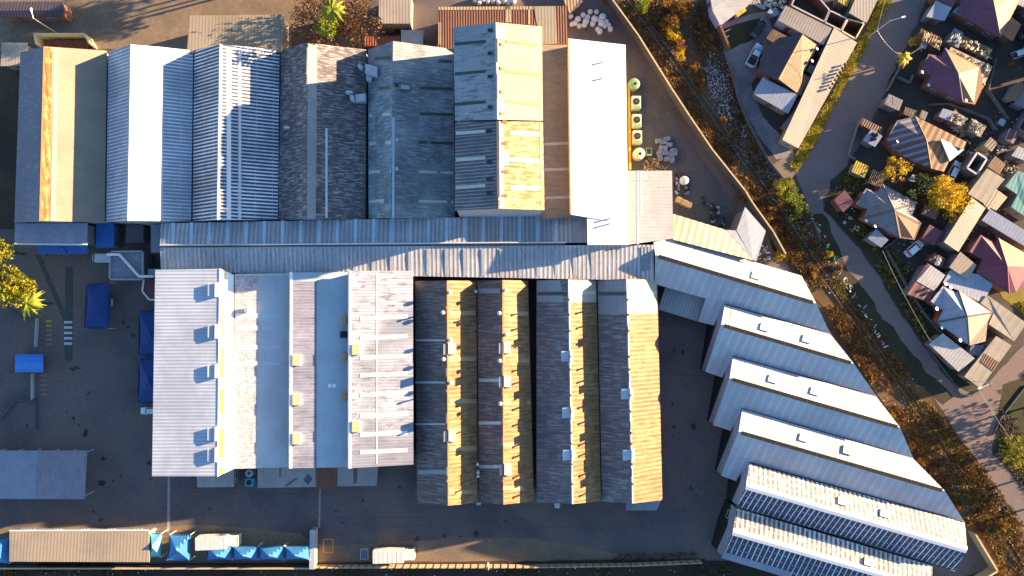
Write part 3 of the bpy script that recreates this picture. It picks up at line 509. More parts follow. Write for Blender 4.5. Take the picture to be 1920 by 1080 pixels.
# ---- brown barns
def blot(name,label,px,r,m,z,seed,el=1):
    rr=random.Random(seed); mb=MB(P(*px,z)); c=P(*px,z)
    mb.face([c+Vector((math.cos(k*.45)*r*rr.uniform(.4,1.15),math.sin(k*.45)*r*el*rr.uniform(.4,1.15),0)) for k in range(14)]); return mb
for o in [o for o in bpy.data.objects if o.name.startswith('low_shed')]:
    pass

GC='four brown ridge roofed halls at the lower centre'
CT=[([(778,527),(838,526),(893,526)],[(782,944),(840,948),(896,943)]),([(895,526),(942,525),(990,526)],[(898,942),(944,946),(1001,940)]),([(1006,525),(1066,524),(1118,525)],[(1006,942),(1073,945),(1127,940)]),([(1120,525),(1175,523),(1232,524)],[(1129,941),(1186,944),(1242,938)])]
LC=['leftmost of the four brown halls, dark left slope crossed by double seams, golden right slope','second of the four brown halls, wedged between first one and a black gap','third of the four brown halls, slate left slope and narrow golden strip','rightmost brown hall, slate left slope and wide fully golden right slope']
cs=[]
for i,((T,B),lab) in enumerate(zip(CT,LC)):
    b=gable('brown_hall',lab,T,B,6.4,9.7,'fc_shade_brown' if i<2 else 'fc_shade_slate','fc_sunlit_gold',wall='plaster_brown',group=GC,cap='cap_rust' if i<2 else 'cap_grey',capw=.4); cs.append(b)  # west slopes toned dark as shade, east slopes toned golden as sunlit
    b.openings([3,4],(1.6,1.2),3.5,4,dsz=(3,3.2),dm='door_grey')
def lerpx(i,side,y):
    T,B=CT[i]; k={'e':2,'r':1,'w':0}[side]; return T[k][0]+(B[k][0]-T[k][0])*(y-525)/418
for y in (587,673,752,841,922): cs[0].rect(1,841 if y<700 else 842,y-4,lerpx(0,'e',y)-2,y+4,'sky_tan')
for y in (588,676,755,834,915): cs[1].rect(1,943.5,y-4,lerpx(1,'e',y)-2,y+4,'sky_tan')
for y in (638,717,795): cs[0].rect(0,780,y-1.6,836,y+1.6,'sky_grey','roof_patch',.15); 
for y in (547,): cs[0].rect(0,779,y-2,836,y+2,'cap_dark','roof_patch',.1)
cs[0].rect(0,784,881,838,889,'fc_pale_blue','roof_patch',.05); cs[1].rect(0,898,541,938,550,'fc_pale_blue','roof_patch',.05)
for y in (629,713,793,875): cs[1].rect(0,898,y-3,940,y+3,'cap_dark' if y<650 else 'sky_grey','roof_patch',.05)
for i in (2,3):
    cs[i].panel(0,[(lerpx(i,'w',525)+1,526),(lerpx(i,'r',525)-1,525),(lerpx(i,'r',568)-1,567 if i==2 else 590),(lerpx(i,'w',568)+1,567 if i==2 else 590)],'fc_pale_blue','pale_sheeting',.035)
    cs[i].panel(1,[(lerpx(i,'r',525)+1,525),(lerpx(i,'e',525)-1,526),(lerpx(i,'e',568)-1,567 if i==2 else 588),(lerpx(i,'r',568)+1,567 if i==2 else 588)],'fc_pale_sunlit','pale_sheeting',.035)  # yellower copy of the pale sheeting, toned for the sunlit slope
    cs[i].rect(0,lerpx(i,'w',550)+2,547,lerpx(i,'r',550)-1,554,'sky_green',h=.07); cs[i].rect(1,lerpx(i,'r',550)+1,546,lerpx(i,'e',550)-2,552,'sky_pale',h=.07)
# ridge boxes
for i,ys in ((0,(643,806)),(1,(641,704,869))):
    for y in ys: cs[i].bx(1,[(lerpx(i,'r',y)+2,y),(lerpx(i,'r',y)+15,y),(lerpx(i,'r',y)+15,y+21),(lerpx(i,'r',y)+2,y+21)],.25,'white_paint','ridge_vent_box','yellow_box'); cs[i].bx(0,[(lerpx(i,'r',y)-7,y+2),(lerpx(i,'r',y)-2,y+2),(lerpx(i,'r',y)-2,y+22),(lerpx(i,'r',y)-7,y+22)],.12,'cap_grey','ridge_vent_box')
for i,ys in ((2,(657,763,842)),(3,(728,842))):
    for y in ys: cs[i].bx(1,[(lerpx(i,'r',y)+.5,y),(lerpx(i,'r',y)+6,y),(lerpx(i,'r',y)+6,y+21),(lerpx(i,'r',y)+.5,y+21)],.35,'white_paint','ridge_vent_box','yellow_box'); cs[i].bx(0,[(lerpx(i,'r',y)-16,y+1),(lerpx(i,'r',y)-2,y+1),(lerpx(i,'r',y)-2,y+20),(lerpx(i,'r',y)-16,y+20)],.12,'sky_blue','ridge_vent_box','sky_blue')
# ridge hoods (raised vents that shade the next slope) and pipes
for i,ys in ((0,(690,775,875)),(1,(686,818,727)),(2,(610,708,793,874)),(3,(612,700,790,877))):
    for y in ys: x=lerpx(i,'r',y); cs[i].bx(0,[(x-2.5,y),(x-.5,y),(x-.5,y+15),(x-2.5,y+15)],.85,'cap_dark','ridge_vent')
for x,y in ((844,548),(845,637),(846,717)): cs[0].pipe(x,y,9.4,.7,.3,'white_paint','white_paint',.42)
for x,y in ((831,586),(832,673)): cs[0].pipe(x,y,9.2,.7,.25)
for x,y in ((948,544),(950,627)): cs[1].pipe(x,y,9.4,.7,.3,'white_paint','white_paint',.42)
for x,y in ((936,587),(937,676),(938,756)): cs[1].pipe(x,y,9.2,.7,.25)
for y in (577,732,791,900): cs[0].pipe(lerpx(0,'r',y)-1,y,9.6,.9,.16,'rust','rust',.24)
for y in (580,730,900,790): cs[1].pipe(lerpx(1,'r',y)-1,y,9.6,.9,.16,'rust','rust',.24)
for i in (2,3):
    for y in (562,590,620,668,692,740,770,810,830,868,905): cs[i].pipe(lerpx(i,'r',y)-1,y,9.6,1.0,.16,'rust','rust',.26)
for x,y in ((893,547),(896,868),(897,883),(897,890)): cs[1].pipe(x,y,6.6,1.2,.2,'galv','galv',.3)
for nm,lab,px,m in (('end_canopy','small pale canopy at the south end of the rightmost brown hall',[(1174,940),(1240,938),(1231,957),(1174,957)],'fc_pale_blue'),): Bld(nm,lab,'canopy',[(m,[(*p,4.2) for p in px])],[(*p,4.2) for p in px],'plaster_brown')
for px in ([(1039,944),(1050,944),(1049,953),(1041,953)],[(893,942),(902,942),(901,947),(894,947)]): 
    mb=MB(P(*px[0])); mb.slab([P(*p,3.4) for p in px],.15); mb.box(P(px[0][0]+1,px[0][1],1.65),(.1,.1,3.3)); mb.box(P(px[1][0]-1,px[1][1],1.65),(.1,.1,3.3))
    tag(mb.build('door_canopy','galv'),'tiny door canopy at the foot of the %s brown hall'%('third' if px[0][0]>1000 else 'second'),'canopy')
# ---- sawtooth halls at the right
GG='sawtooth halls cut diagonally by the railway'
ZE,ZR=6.8,9.1
def saw(lab,north,ridge,south,mn,ms,vent=True,boxes=(),boxm='sky_white',dormer=None,ZR=9.1,zs=None,zn=None,extra=None,cap='cap_dark'):
    zs=zs or ZE; zn=zn or ZE+.45
    (r0,r1)=ridge
    R0,R1=P(*r0,ZR),P(*r1,ZR); ps=plane([R0,R1,P(*south[-1],zs)]); pn=plane([R0,R1,P(*north[0],zn)])
    S3=[(*p,onplane(*p,ps).z) for p in south]; N3=[(*p,onplane(*p,pn).z) for p in north]
    nf=[(*r0,ZR),(*r1,ZR)]+N3[::-1]; sf=[(*r0,ZR),(*r1,ZR)]+S3[::-1]; out=N3+[(*r1,ZR)]+S3[::-1]+[(*r0,ZR)]
    
    b=Bld('sawtooth_hall',lab,'factory hall',[(mn,nf),(ms,sf)],out,'slate_flat',.2,0,GG,wallmat2='vent_black')
    if vent:
        a=Vector(r0);c=Vector(r1); d=(c-a).normalized(); n=Vector((d.y,-d.x))*-1
        a=a+d*6; c=c-d*6
        mb=MB(b.o); pa,pc=P(*a,ZR),P(*c,ZR); L=(pc-pa).length; dd=(pc-pa).normalized(); mb.box((pa+pc)/2+Vector((0,0,.05)),(L,.7,.16),math.atan2(dd.y,dd.x))
        for k in range(int(L/2.6)): mb.box(pa+dd*(k*2.6+1.3)+Vector((0,0,.12)),(.07,.8,.06),math.atan2(dd.y,dd.x),1)
        mb.build('ridge_vent',['vent_black','cap_dark'],b.t)
    else: b.ridge((*r0,ZR+.03),(*r1,ZR+.03),1.3,cap,.1)
    b.ridge((*S3[-2][:2],S3[-2][2]+.1),(*S3[-1][:2],S3[-1][2]+.1),.3,'cap_dark',.1,'gutter')
    for (x,y) in boxes:
        dx,dy=.957,.29
        b.bx(0,[(x,y),(x+17,y+5),(x+14,y+17),(x-3,y+12)],.28,'white_paint','roof_light_box',boxm,flat=False)
    b.openings([len(out)-2,len(out)-1],(1.4,1.2),4,5,dsz=(3,3.2),dm='door_grey')
    return b
g1=saw('northernmost sawtooth hall, longest one, glaring white north slope touching the corridor hall',[(1225,452),(1263,447),(1503,517),(1530,568)],[(1229,479),(1530,569)],[(1227,532),(1324,560),(1309,603),(1345,612),(1360,570),(1557,626)],'saw_white','saw_blue',boxes=[(1411,508)])
g2=saw('second sawtooth hall from the north, two white roof boxes on its white slope',[(1359,571),(1557,627)],[(1352,609),(1601,682)],[(1323,697),(1357,709),(1374,668),(1643,743)],'saw_white','saw_blue',boxes=[(1427,605),(1506,627)])
g3=saw('third sawtooth hall from the north, streaked white slope with two flush roof boxes',[(1374,669),(1643,744)],[(1368,710),(1688,802)],[(1337,797),(1374,809),(1391,766),(1712,859)],'saw_white','saw_blue',boxes=[(1442,702),(1521,725)])
g4=saw('fourth sawtooth hall from the north, one flat and one cream roof box',[(1392,767),(1712,860)],[(1385,810),(1772,921)],[(1352,892),(1388,905),(1405,867),(1808,978)],'saw_white','saw_blue',boxes=[(1500,812)])
g4.bx(0,[(1581,834),(1600,839),(1597,853),(1579,848)],.35,'cap_grey','roof_light_box','cream_box',flat=False)
g5=saw('fifth sawtooth hall from the north, white ribs over tan sheet and dark blue southern slope',ZR=10.0,north=[(1405,869),(1809,980)],ridge=[(1399,911),(1813,1031)],south=[(1382,951),(1568,1003),(1790,1071)],mn='saw_strip_l',ms='saw_strip_d',vent=False,cap='cap_white')
for x,y in ((1571,930),(1650,953)): g5.bx(0,[(x,y),(x+20,y+5),(x+17,y+18),(x-1,y+13)],.35,'cap_grey','roof_light_box','yellow_box',flat=False)
g6=saw('southernmost sawtooth hall, dark blue striped lower slope leaving the picture at the bottom',[(1382,953),(1748,1061),(1748,1100)],[(1374,997),(1745,1104)],[(1353,1046),(1520,1097),(1730,1160)],'saw_strip_l','saw_strip_d',vent=False,cap='cap_white')
g6.bx(0,[(1620,1044),(1640,1049),(1637,1062),(1619,1057)],.35,'cap_grey','roof_light_box','yellow_box',flat=False); g6.panel(1,[(1357,1034),(1483,1072),(1480,1084),(1353,1046)],'slate_flat','eave_sheet',.06)
for x,y in ((1537,930-1),(1617,950),(1698,975)): pass
b=Bld('green_grey_canopy','small green grey ribbed canopy under the eave of the northernmost sawtooth hall','canopy',[('canopy_green',[(1248,537,4.6),(1324,560,4.6),(1309,603,4.2),(1234,580,4.2)])],[(1248,537,4.6),(1324,560,4.6),(1309,603,4.2),(1234,580,4.2)],nowall=True)
mb=MB(b.o)
for p in b.wp: mb=MB(b.o); mb.tube((p.x,p.y,0),(p.x,p.y,p.z-.1),.08); mb.build('support_post','galv',b.t)
# ---- small structures top
Bld_=Bld
b=Bld('ribbed_store_shed','beige ribbed store roof with wavy tree shadows, behind the second and third upper halls','shed',[('beige_rib',[(356,29,6),(532,27,6),(528,98,6.6),(350,100,6.6)])],[(356,29,6),(532,27,6),(528,98,6.6),(350,100,6.6)],'plaster')
b=Bld('barrack_hut','dark barrack hut in the top left corner with a lit brick end','hut',[('tin_dark',[(0,20,3.6),(119,19,3.6),(118,32,3),(-5,32,3)]),('tin_dark',[(0,20,3.6),(119,19,3.6),(118,3,3),(0,3,3)])],[(-5,32,3),(118,32,3),(119,19,3.6),(118,3,3),(0,3,3),(-4,20,3.6)],'brick'); b.openings(None,(1.2,1),1.5,4)
b=Bld('small_white_shed','small white ribbed shed touching the left corner of the upper row','shed',[('cream_rib',[(3,80,3.5),(51,80,3.5),(49,122,3.2),(1,124,3.2)])],[(3,80,3.5),(51,80,3.5),(49,122,3.2),(1,124,3.2)],'plaster'); b.openings(None,(1,.8),1.6,4)
b=Bld('yellow_brick_yard','yellow brick enclosure full of rusty scrap behind the leftmost hall','enclosure',[('rust_rib',[(86,76,1.2),(166,76,1.2),(166,90,1.2),(86,90,1.2)])],[(86,76,1.2),(166,76,1.2),(166,90,1.2),(86,90,1.2)],'brick',roofname='scrap_bed')
mb=MB(b.o)
for a,c in (((80,73),(172,73)),((80,73),(84,92)),((172,73),(182,92))):
    p0,p1=P(*a),P(*c); d=p1-p0; mb.box((p0+p1)/2+Vector((0,0,1.3)),(d.length,.25,2.6),math.atan2(d.y,d.x))
mb.build('yellow_wall','cream_box',b.t)
mb=MB(b.o)
for k in range(40): 
    c=P(R.uniform(88,165),R.uniform(77,88),1.3); mb.box(c,(R.uniform(.5,2),.12,.12),R.uniform(0,3))
mb.build('scrap_bars','rust',b.t)
b=Bld('white_cabin','tall pale ribbed cabin left of the rust shed at the top edge','cabin',[('cream_rib',[(711,-20,5.5),(771,-20,5.5),(770,44,5.2),(710,44,5.2)])],[(711,-20,5.5),(771,-20,5.5),(770,44,5.2),(710,44,5.2)],'plaster_cream'); b.openings(None,(1.2,1),2,4)
b=Bld('grey_shed','small grey ribbed shed below the pale cabin','shed',[('grey_rib',[(752,56,4),(794,57,4),(793,84,3.8),(752,82,3.8)])],[(752,56,4),(794,57,4),(793,84,3.8),(752,82,3.8)],'plaster_grey')
b=Bld('red_rust_shed','small rust red shed peeping over the fifth upper hall','shed',[('rust_red',[(682,68,3.8),(750,67,3.8),(750,86,4.2),(682,86,4.2)])],[(682,68,3.8),(750,67,3.8),(750,86,4.2),(682,86,4.2)],'rust')
b=Bld('rust_roofed_shed','big rust brown shed with one pale yellow sheet, behind the tall hall','shed',[('rust_rib',[(822,13,6.2),(1065,11,6.2),(1064,88,6.8),(820,92,6.8)])],[(822,13,6.2),(1065,11,6.2),(1064,88,6.8),(820,92,6.8)],'plaster')
b.panel(0,[(1001,12),(1041,12),(1045,82),(1013,84)],'beige_rib','yellow_sheeting',.05); b.panel(0,[(947,12),(957,12),(958,42),(947,42)],'tan_sheet','patch_sheet',.05); b.panel(0,[(822,13),(1000,12),(1000,18),(822,19)],'tan_sheet','ridge_flashing',.05); b.panel(0,[(990,12),(994,12),(994,46),(990,46)],'tan_sheet','patch_sheet',.05); b.panel(0,[(822,42),(827,42),(827,84),(822,84)],'tan_sheet','patch_sheet',.05)
b=Bld('striped_lean_to','little striped lean-to roof at the top edge by the white bags','lean-to',[('tan_sheet',[(1054,-6,3),(1095,-10,3),(1093,2,3),(1068,24,2.6)])],[(1054,-6,3),(1095,-10,3),(1093,2,3),(1068,24,2.6)],'plaster')
# ---- left middle
b=Bld('flat_roofed_office','flat blue grey roof of the office below the leftmost upper hall','office',[('conc_blue',[(28,419,6.1),(164,418,6.1),(163,458,6.1),(27,457,6.1)])],[(28,419,6.1),(164,418,6.1),(163,458,6.1),(27,457,6.1)],'plaster_grey'); b.openings([2,3,1],(1.4,1.2),4,4); b.ridge((27,457.5,6.15),(163,458.5,6.15),.3,'cap_white',.12,'parapet')
mb=MB(P(116,466,0)); mb.slab([P(68,459,3.7),P(163,459,3.7),P(165,476,3.0),P(70,476,3.0)],.08); 
tag(mb.build('blue_awning','blue_awning'),'bright blue awning along the foot of the flat roofed office','awning')
mb=MB(P(116,472,0)); mb.face([P(116,463,3.9),P(104,477,2.9),P(116,476,3.4)]); mb.face([P(116,463,3.9),P(116,476,3.4),P(130,478,2.9)]); mb.face([P(104,477,2.9),P(130,478,2.9),P(116,476,3.4)])
tag(mb.build('porch_roof','blue_awning'),'pointed little porch roof on the middle of the blue awning','porch')
b=Bld('blue_roofed_porch','dark blue porch roof between office and enclosed courts','porch',[('blue_awning',[(180,419,3.6),(214,419,3.6),(214,464,3.4),(180,465,3.4)])],[(180,419,3.6),(214,419,3.6),(214,464,3.4),(180,465,3.4)],'plaster_grey')
b=Bld('square_flat_building','square flat roofed building with a white diagonal pipe across its roof','building',[('conc_grey',[(207,472,5),(268,471,5),(268,524,5),(206,524,5)])],[(207,472,5),(268,471,5),(268,524,5),(206,524,5)],'plaster_grey'); b.openings([2,3],(1.4,1.2),3,4)
mb=MB(b.o)
for a,c in (((201,477),(224,477)),((224,477),(260,517)),((260,518),(288,518))): mb.tube(P(*a,5.3),P(*c,5.3),.25,n=6)
mb.build('roof_pipe','white_paint',b.t)
mb=MB(b.o)
for a,c in (((207,472),(268,471)),((268,471),(268,524)),((268,524),(206,524)),((206,524),(207,472))):
    p0,p1=P(*a,5.1),P(*c,5.1); d=p1-p0; mb.box((p0+p1)/2,(d.length-.3,.28,.3),math.atan2(d.y,d.x))
mb.build('parapet','hall_end',b.t)
b=Bld('enclosed_court_roof','small dark vent roof in the black court beside the square flat building','shed',[('dark_vent_roof',[(236,422,3),(269,422,3),(269,455,3),(236,455,3)])],[(236,422,3),(269,422,3),(269,455,3),(236,455,3)],'plaster_grey')
b=Bld('pale_strip_roof','narrow pale strip roof against the left end of the corridor hall','lean-to',[('slate_flat',[(283,421,4.5),(303,421,4.5),(303,473,4.5),(283,474,4.5)])],[(283,421,4.5),(303,421,4.5),(303,473,4.5),(283,474,4.5)],'plaster_grey')
b=Bld('low_link_roof','small slate roof linking square flat building and ribbed white hall','lean-to',[('slate_flat',[(277,504,4.5),(300,504,4.5),(300,520,4.5),(277,520,4.5)])],[(277,504,4.5),(300,504,4.5),(300,520,4.5),(277,520,4.5)],'plaster_grey')
b=Bld('red_brown_bay','red brown bay with white kerb tucked under the corner of the ribbed white hall','bay',[('tin_maroon',[(270,524,3),(300,524,3),(300,562,3),(280,562,3),(267,546,3)])],[(270,524,3),(300,524,3),(300,562,3),(280,562,3),(267,546,3)],'plaster_brown')
mb=MB(b.o)
for a,c in (((270,524),(267,546)),((267,546),(280,562)),((280,562),(300,562))): p0,p1=P(*a,3.05),P(*c,3.05); d=p1-p0; mb.box((p0+p1)/2,(d.length,.3,.2),math.atan2(d.y,d.x))
mb.build('white_kerb','white_paint',b.t)
mb=MB(P(198,485)); mb.box(P(194,484,2.2),(3.4,1.7,.12)); 
for dx in (-1.5,1.5): mb.box(P(194,484,1.05)+Vector((dx,0,0)),(.1,1.4,2.1))
tag(mb.build('bin_shelter','galv'),'small white topped shelter left of the square flat building','shelter')
# carport bottom left
b=Bld('long_carport','long carport in the lower left, blue grey roof with browner right part','carport',[('carport',[(-60,845,4),(163,845,4),(158,936,4),(-60,935,4)])],[(-60,845,4),(163,845,4),(158,936,4),(-60,935,4)],nowall=True)
b.panel(0,[(71,846),(162,846),(157,935),(66,935)],'carport_b','browner_sheeting',.03)
mb=MB(b.o)
for k in range(7):
    for y in (850,931):
        if -50+k*34<155: c_=P(-50+k*34,y,3.85); mb=MB(b.o); mb.tube((c_.x,c_.y,0),c_,.09); mb.build('support_post','galv',b.t)
b=Bld('beige_ribbed_shed','long beige ribbed shed along the south wall','shed',[('beige_rib',[(18,996,3),(279,995,3),(280,1054,3.4),(17,1053,3.4)])],[(18,996,3),(279,995,3),(280,1054,3.4),(17,1053,3.4)],'plaster_grey')
b.ridge((18,995.5,3.02),(279,995,3.02),.3,'cap_white',.08,'gutter'); b.openings(None,(1.2,1),1.6,5)
# gatehouse: arched blue roof
gx,gy=54.5,681
t=thing('gatehouse','little gatehouse with arched bright blue roof between the two gate lanes','gatehouse',P(gx,gy,0)); mb=MB(t.location)
A=[P(28,y,z) for y,z in ((664,2.7),(669,3.5),(681,4.0),(693,3.5),(698,2.7))]; Bq=[P(81,y,z) for y,z in ((664,2.7),(669,3.5),(681,4.0),(693,3.5),(698,2.7))]
for i in range(4): mb.face([A[i+1],Bq[i+1],Bq[i],A[i]])
mb.face(A); mb.face(Bq[::-1]); mb.face([A[0],Bq[0],Bq[-1],A[-1]]); mb.build('roof','blue_roof',t)
mb=MB(t.location); mb.box(P(gx,gy,1.35),(4.4,2.8,2.68)); w=mb.build('wall','plaster_brown',t)
mb=MB(t.location); mb.box(P(gx,gy,1.7)+Vector((2.22,0,0)),(.06,1.6,1)); mb.build('window','glass_dark',t)
mb=MB(t.location); mb.box(P(gx,gy,1.05)+Vector((0,-1.42,0)),(.9,.06,2.0)); mb.build('door','door_brown',t)
# ============================================================ BOUNDARY WALLS
def wallrun(name,label,pts,h,w,m,cap=None,panel=None,cat='wall',pm='cap_dark'):
    w3=[P(x,y,0) for x,y in pts]; c=w3[0].copy(); t=thing(name,label,cat,c); mb=MB(c); cb=MB(c); pb=MB(c)
    for a,b in zip(w3,w3[1:]):
        d=b-a; an=math.atan2(d.y,d.x); mb.box((a+b)/2+Vector((0,0,h/2)),(d.length+w*.3,w,h),an)
        if cap: cb.box((a+b)/2+Vector((0,0,h+.05)),(d.length+w*.5,w+.12,.1),an)
        if panel:
            u=d.normalized()
            for k in range(int(d.length/panel)+1): pb=MB(c); pb.box(a+u*(k*panel)+Vector((0,0,h/2+.04)),(.14,w+.12,h+.1),an); pb.build('post',pm,t)
    mb.build('wall_body',m,t)
    if cap: cb.build('coping',cap,t)
    return t
wallrun('boundary_wall','long wall with sunlit coping between factory yard and railway, seen diagonally',[(1118,-40),(1142,8),(1192,77),(1252,173),(1286,225),(1328,287),(1388,362),(1402,385),(1440,438),(1462,478)],2.8,.16,'wall_grey','panel_cream')
wallrun('boundary_wall','panelled cream wall along the south edge of the yard',[(590,1059),(1000,1058.5),(1190,1055.5),(1312,1050)],1.7,.18,'panel_cream',None,1.45)
wallrun('boundary_wall','thin coped wall behind the beige shed and blue tents at the lower left',[(-60,1060),(300,1060),(586,1060)],1.6,.18,'wall_grey','panel_cream')
wallrun('partition_wall','short golden wall jutting into the yard from the south wall beside the tents',[(592,989),(591,1057)],2.2,.9,'panel_cream','cap_grey')
wallrun('boundary_wall','corner wall round the south east tip of the yard',[(1815,995),(1856,1063),(1812,1090)],2.2,.35,'panel_cream')
wallrun('boundary_wall','weedy rust brown wall west of the car court, beside the railway bushes',[(1343,48),(1363,96)],1.8,.4,'tin_brown')
wallrun('boundary_wall','low dark edged wall following the railway side of the car court',[(1366,118),(1382,185),(1402,235),(1440,305),(1465,336)],1.2,.2,'wall_grey')
wallrun('retaining_kerb','low curved planter kerb by the left trees',[(-20,530),(0,560),(42,596),(73,597)],.3,.16,'wall_grey'); wallrun('retaining_kerb','low angled planter kerb above the carport',[(0,787),(32,750),(68,749),(70,803)],.4,.3,'wall_grey')
wallrun('entrance_barrier','thin pale rail along the upper gate lane',[(73,597),(70,650)],.9,.08,'galv'); wallrun('entrance_barrier','thin pale rail along the lower gate lane',[(64,700),(64,748)],.9,.08,'galv')
wallrun('boundary_wall','garden wall bordering the dirt plots beside the lower road',[(1660,470),(1702,545),(1732,590),(1762,625)],.9,.15,'wall_grey')
wallrun('boundary_wall','L shaped low garden wall under the dark plot by the purple house',[(1679,146),(1703,157),(1708,142)],.9,.15,'plaster_grey')
wallrun('retaining_kerb','long kerb of the rounded street corner below the houses',[(1737,650),(1790,722),(1800,738),(1820,741),(1838,730)],.35,.25,'wall_grey'); wallrun('retaining_kerb','kerb on the inner side of the far right street',[(1924,722),(1875,785),(1862,815)],.25,.2,'wall_grey')
wallrun('boundary_wall','curved garden wall at the right edge above the slate sheds',[(1925,196),(1897,245),(1925,262)],1.8,.25,'plaster_grey')
for lab,pts in (('garden wall between sky blue shed and yellow roofed shed',[(1608,228),(1588,292),(1600,300)]),('garden wall west of the violet and peach house',[(1695,110),(1672,150),(1660,172)]),('garden wall along the plots below the long brown flat roof',[(1862,112),(1848,170),(1885,225)]),('garden wall between the parked white car and the road plots',[(1655,465),(1690,440)]),('garden wall behind the junk patios',[(1740,198),(1775,196),(1850,225),(1862,245)])): wallrun('garden_wall',lab,pts,1.0,.12,'plaster_grey')
# ============================================================ HOUSES
GH='houses of the neighbourhood across the railway'
def hip(name,label,polys,out,ze=2.9,zp=4.6,wall='plaster',cat='house',ridges=(),dishes=(),op=True,rm='cap_dark',rw=.4,peaks=(),wins=(.9,.8)):
    """polys: [(mat,[(x,y) or (x,y,'p')...])]; 'p' marks points at ridge height"""
    def z(p): return (p[0],p[1],(zp if len(p)>2 and p[2]=='p' else (p[2] if len(p)>2 else ze)))
    b=Bld(name,label,cat,[(m,[z(p) for p in pp]) for m,pp in polys],[z(p) for p in out],wall,.35,0,None,.1)
    for a,c in ridges: b.ridge(tuple(z(a)[:2])+(z(a)[2]+.03,),tuple(z(c)[:2])+(z(c)[2]+.03,),rw,rm)
    for x,y in dishes:
        mb=MB(b.o); p=P(x,y,ze+.3); mb.tube(p-Vector((0,0,.7)),p+Vector((0,0,.2)),.04,n=5)
        n=Vector((.35,.25,1)).normalized(); mb.tube(p+Vector((0,0,.2)),p+Vector((0,0,.2))+n*.08,.36,.3,10); mb.build('satellite_dish','galv',b.t)
    if op: b.openings(None,wins,1.5,3.6,maxn=3)
    return b
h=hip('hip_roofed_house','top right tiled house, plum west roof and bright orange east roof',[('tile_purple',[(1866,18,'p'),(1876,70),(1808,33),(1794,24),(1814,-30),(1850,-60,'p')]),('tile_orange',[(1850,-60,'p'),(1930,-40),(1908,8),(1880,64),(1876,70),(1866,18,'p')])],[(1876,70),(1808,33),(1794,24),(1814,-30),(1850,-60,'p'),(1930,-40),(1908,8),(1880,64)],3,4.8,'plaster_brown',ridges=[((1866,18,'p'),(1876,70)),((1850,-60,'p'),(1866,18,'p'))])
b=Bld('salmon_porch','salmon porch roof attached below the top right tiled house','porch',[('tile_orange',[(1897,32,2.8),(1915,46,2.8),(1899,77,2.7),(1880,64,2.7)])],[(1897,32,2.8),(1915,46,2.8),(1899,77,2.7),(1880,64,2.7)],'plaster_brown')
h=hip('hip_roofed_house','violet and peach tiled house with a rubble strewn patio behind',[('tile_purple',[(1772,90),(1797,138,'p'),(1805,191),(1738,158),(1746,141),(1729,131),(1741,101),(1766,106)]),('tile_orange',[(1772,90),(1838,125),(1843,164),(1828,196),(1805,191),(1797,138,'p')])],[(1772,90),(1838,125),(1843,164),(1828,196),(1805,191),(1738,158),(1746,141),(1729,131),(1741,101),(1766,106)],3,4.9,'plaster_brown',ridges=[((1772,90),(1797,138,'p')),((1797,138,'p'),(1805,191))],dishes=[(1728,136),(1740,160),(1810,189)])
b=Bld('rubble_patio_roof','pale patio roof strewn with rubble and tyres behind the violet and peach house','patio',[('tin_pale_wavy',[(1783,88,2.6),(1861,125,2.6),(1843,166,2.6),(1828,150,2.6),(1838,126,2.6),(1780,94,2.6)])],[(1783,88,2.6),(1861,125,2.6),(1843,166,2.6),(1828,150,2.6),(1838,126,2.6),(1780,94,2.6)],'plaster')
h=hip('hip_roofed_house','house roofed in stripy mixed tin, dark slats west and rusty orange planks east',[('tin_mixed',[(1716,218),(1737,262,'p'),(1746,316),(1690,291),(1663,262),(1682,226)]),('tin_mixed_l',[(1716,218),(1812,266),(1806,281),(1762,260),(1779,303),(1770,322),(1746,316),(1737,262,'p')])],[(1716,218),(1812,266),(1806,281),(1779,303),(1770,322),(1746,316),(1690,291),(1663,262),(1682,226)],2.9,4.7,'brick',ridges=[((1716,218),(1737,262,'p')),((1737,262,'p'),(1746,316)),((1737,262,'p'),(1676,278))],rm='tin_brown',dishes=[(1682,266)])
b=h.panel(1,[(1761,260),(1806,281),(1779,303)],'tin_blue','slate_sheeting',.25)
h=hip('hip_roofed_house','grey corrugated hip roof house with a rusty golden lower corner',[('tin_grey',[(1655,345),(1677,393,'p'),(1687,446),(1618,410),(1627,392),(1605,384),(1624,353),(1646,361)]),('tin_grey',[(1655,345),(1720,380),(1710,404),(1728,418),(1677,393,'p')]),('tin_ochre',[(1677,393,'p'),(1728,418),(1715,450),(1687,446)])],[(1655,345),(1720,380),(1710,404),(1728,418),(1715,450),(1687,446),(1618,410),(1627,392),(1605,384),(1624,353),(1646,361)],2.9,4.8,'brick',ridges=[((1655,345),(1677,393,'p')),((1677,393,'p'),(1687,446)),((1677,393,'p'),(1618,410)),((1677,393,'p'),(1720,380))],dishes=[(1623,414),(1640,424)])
h=hip('hip_roofed_house','maroon tiled hip roof house at the right edge with a glowing orange north east slope',[('tile_maroon',[(1872,446),(1889,499,'p'),(1892,550),(1831,510),(1842,487),(1818,472),(1839,440),(1866,456)]),('tile_orange',[(1872,446),(1935,482),(1935,500),(1889,499,'p')]),('tile_maroon',[(1889,499,'p'),(1935,500),(1935,528),(1905,548),(1892,550)])],[(1872,446),(1935,482),(1935,528),(1905,548),(1892,550),(1831,510),(1842,487),(1818,472),(1839,440),(1866,456)],3,4.8,'plaster_brown',ridges=[((1872,446),(1889,499,'p')),((1889,499,'p'),(1892,550)),((1889,499,'p'),(1831,510))],rm='tile_maroon')
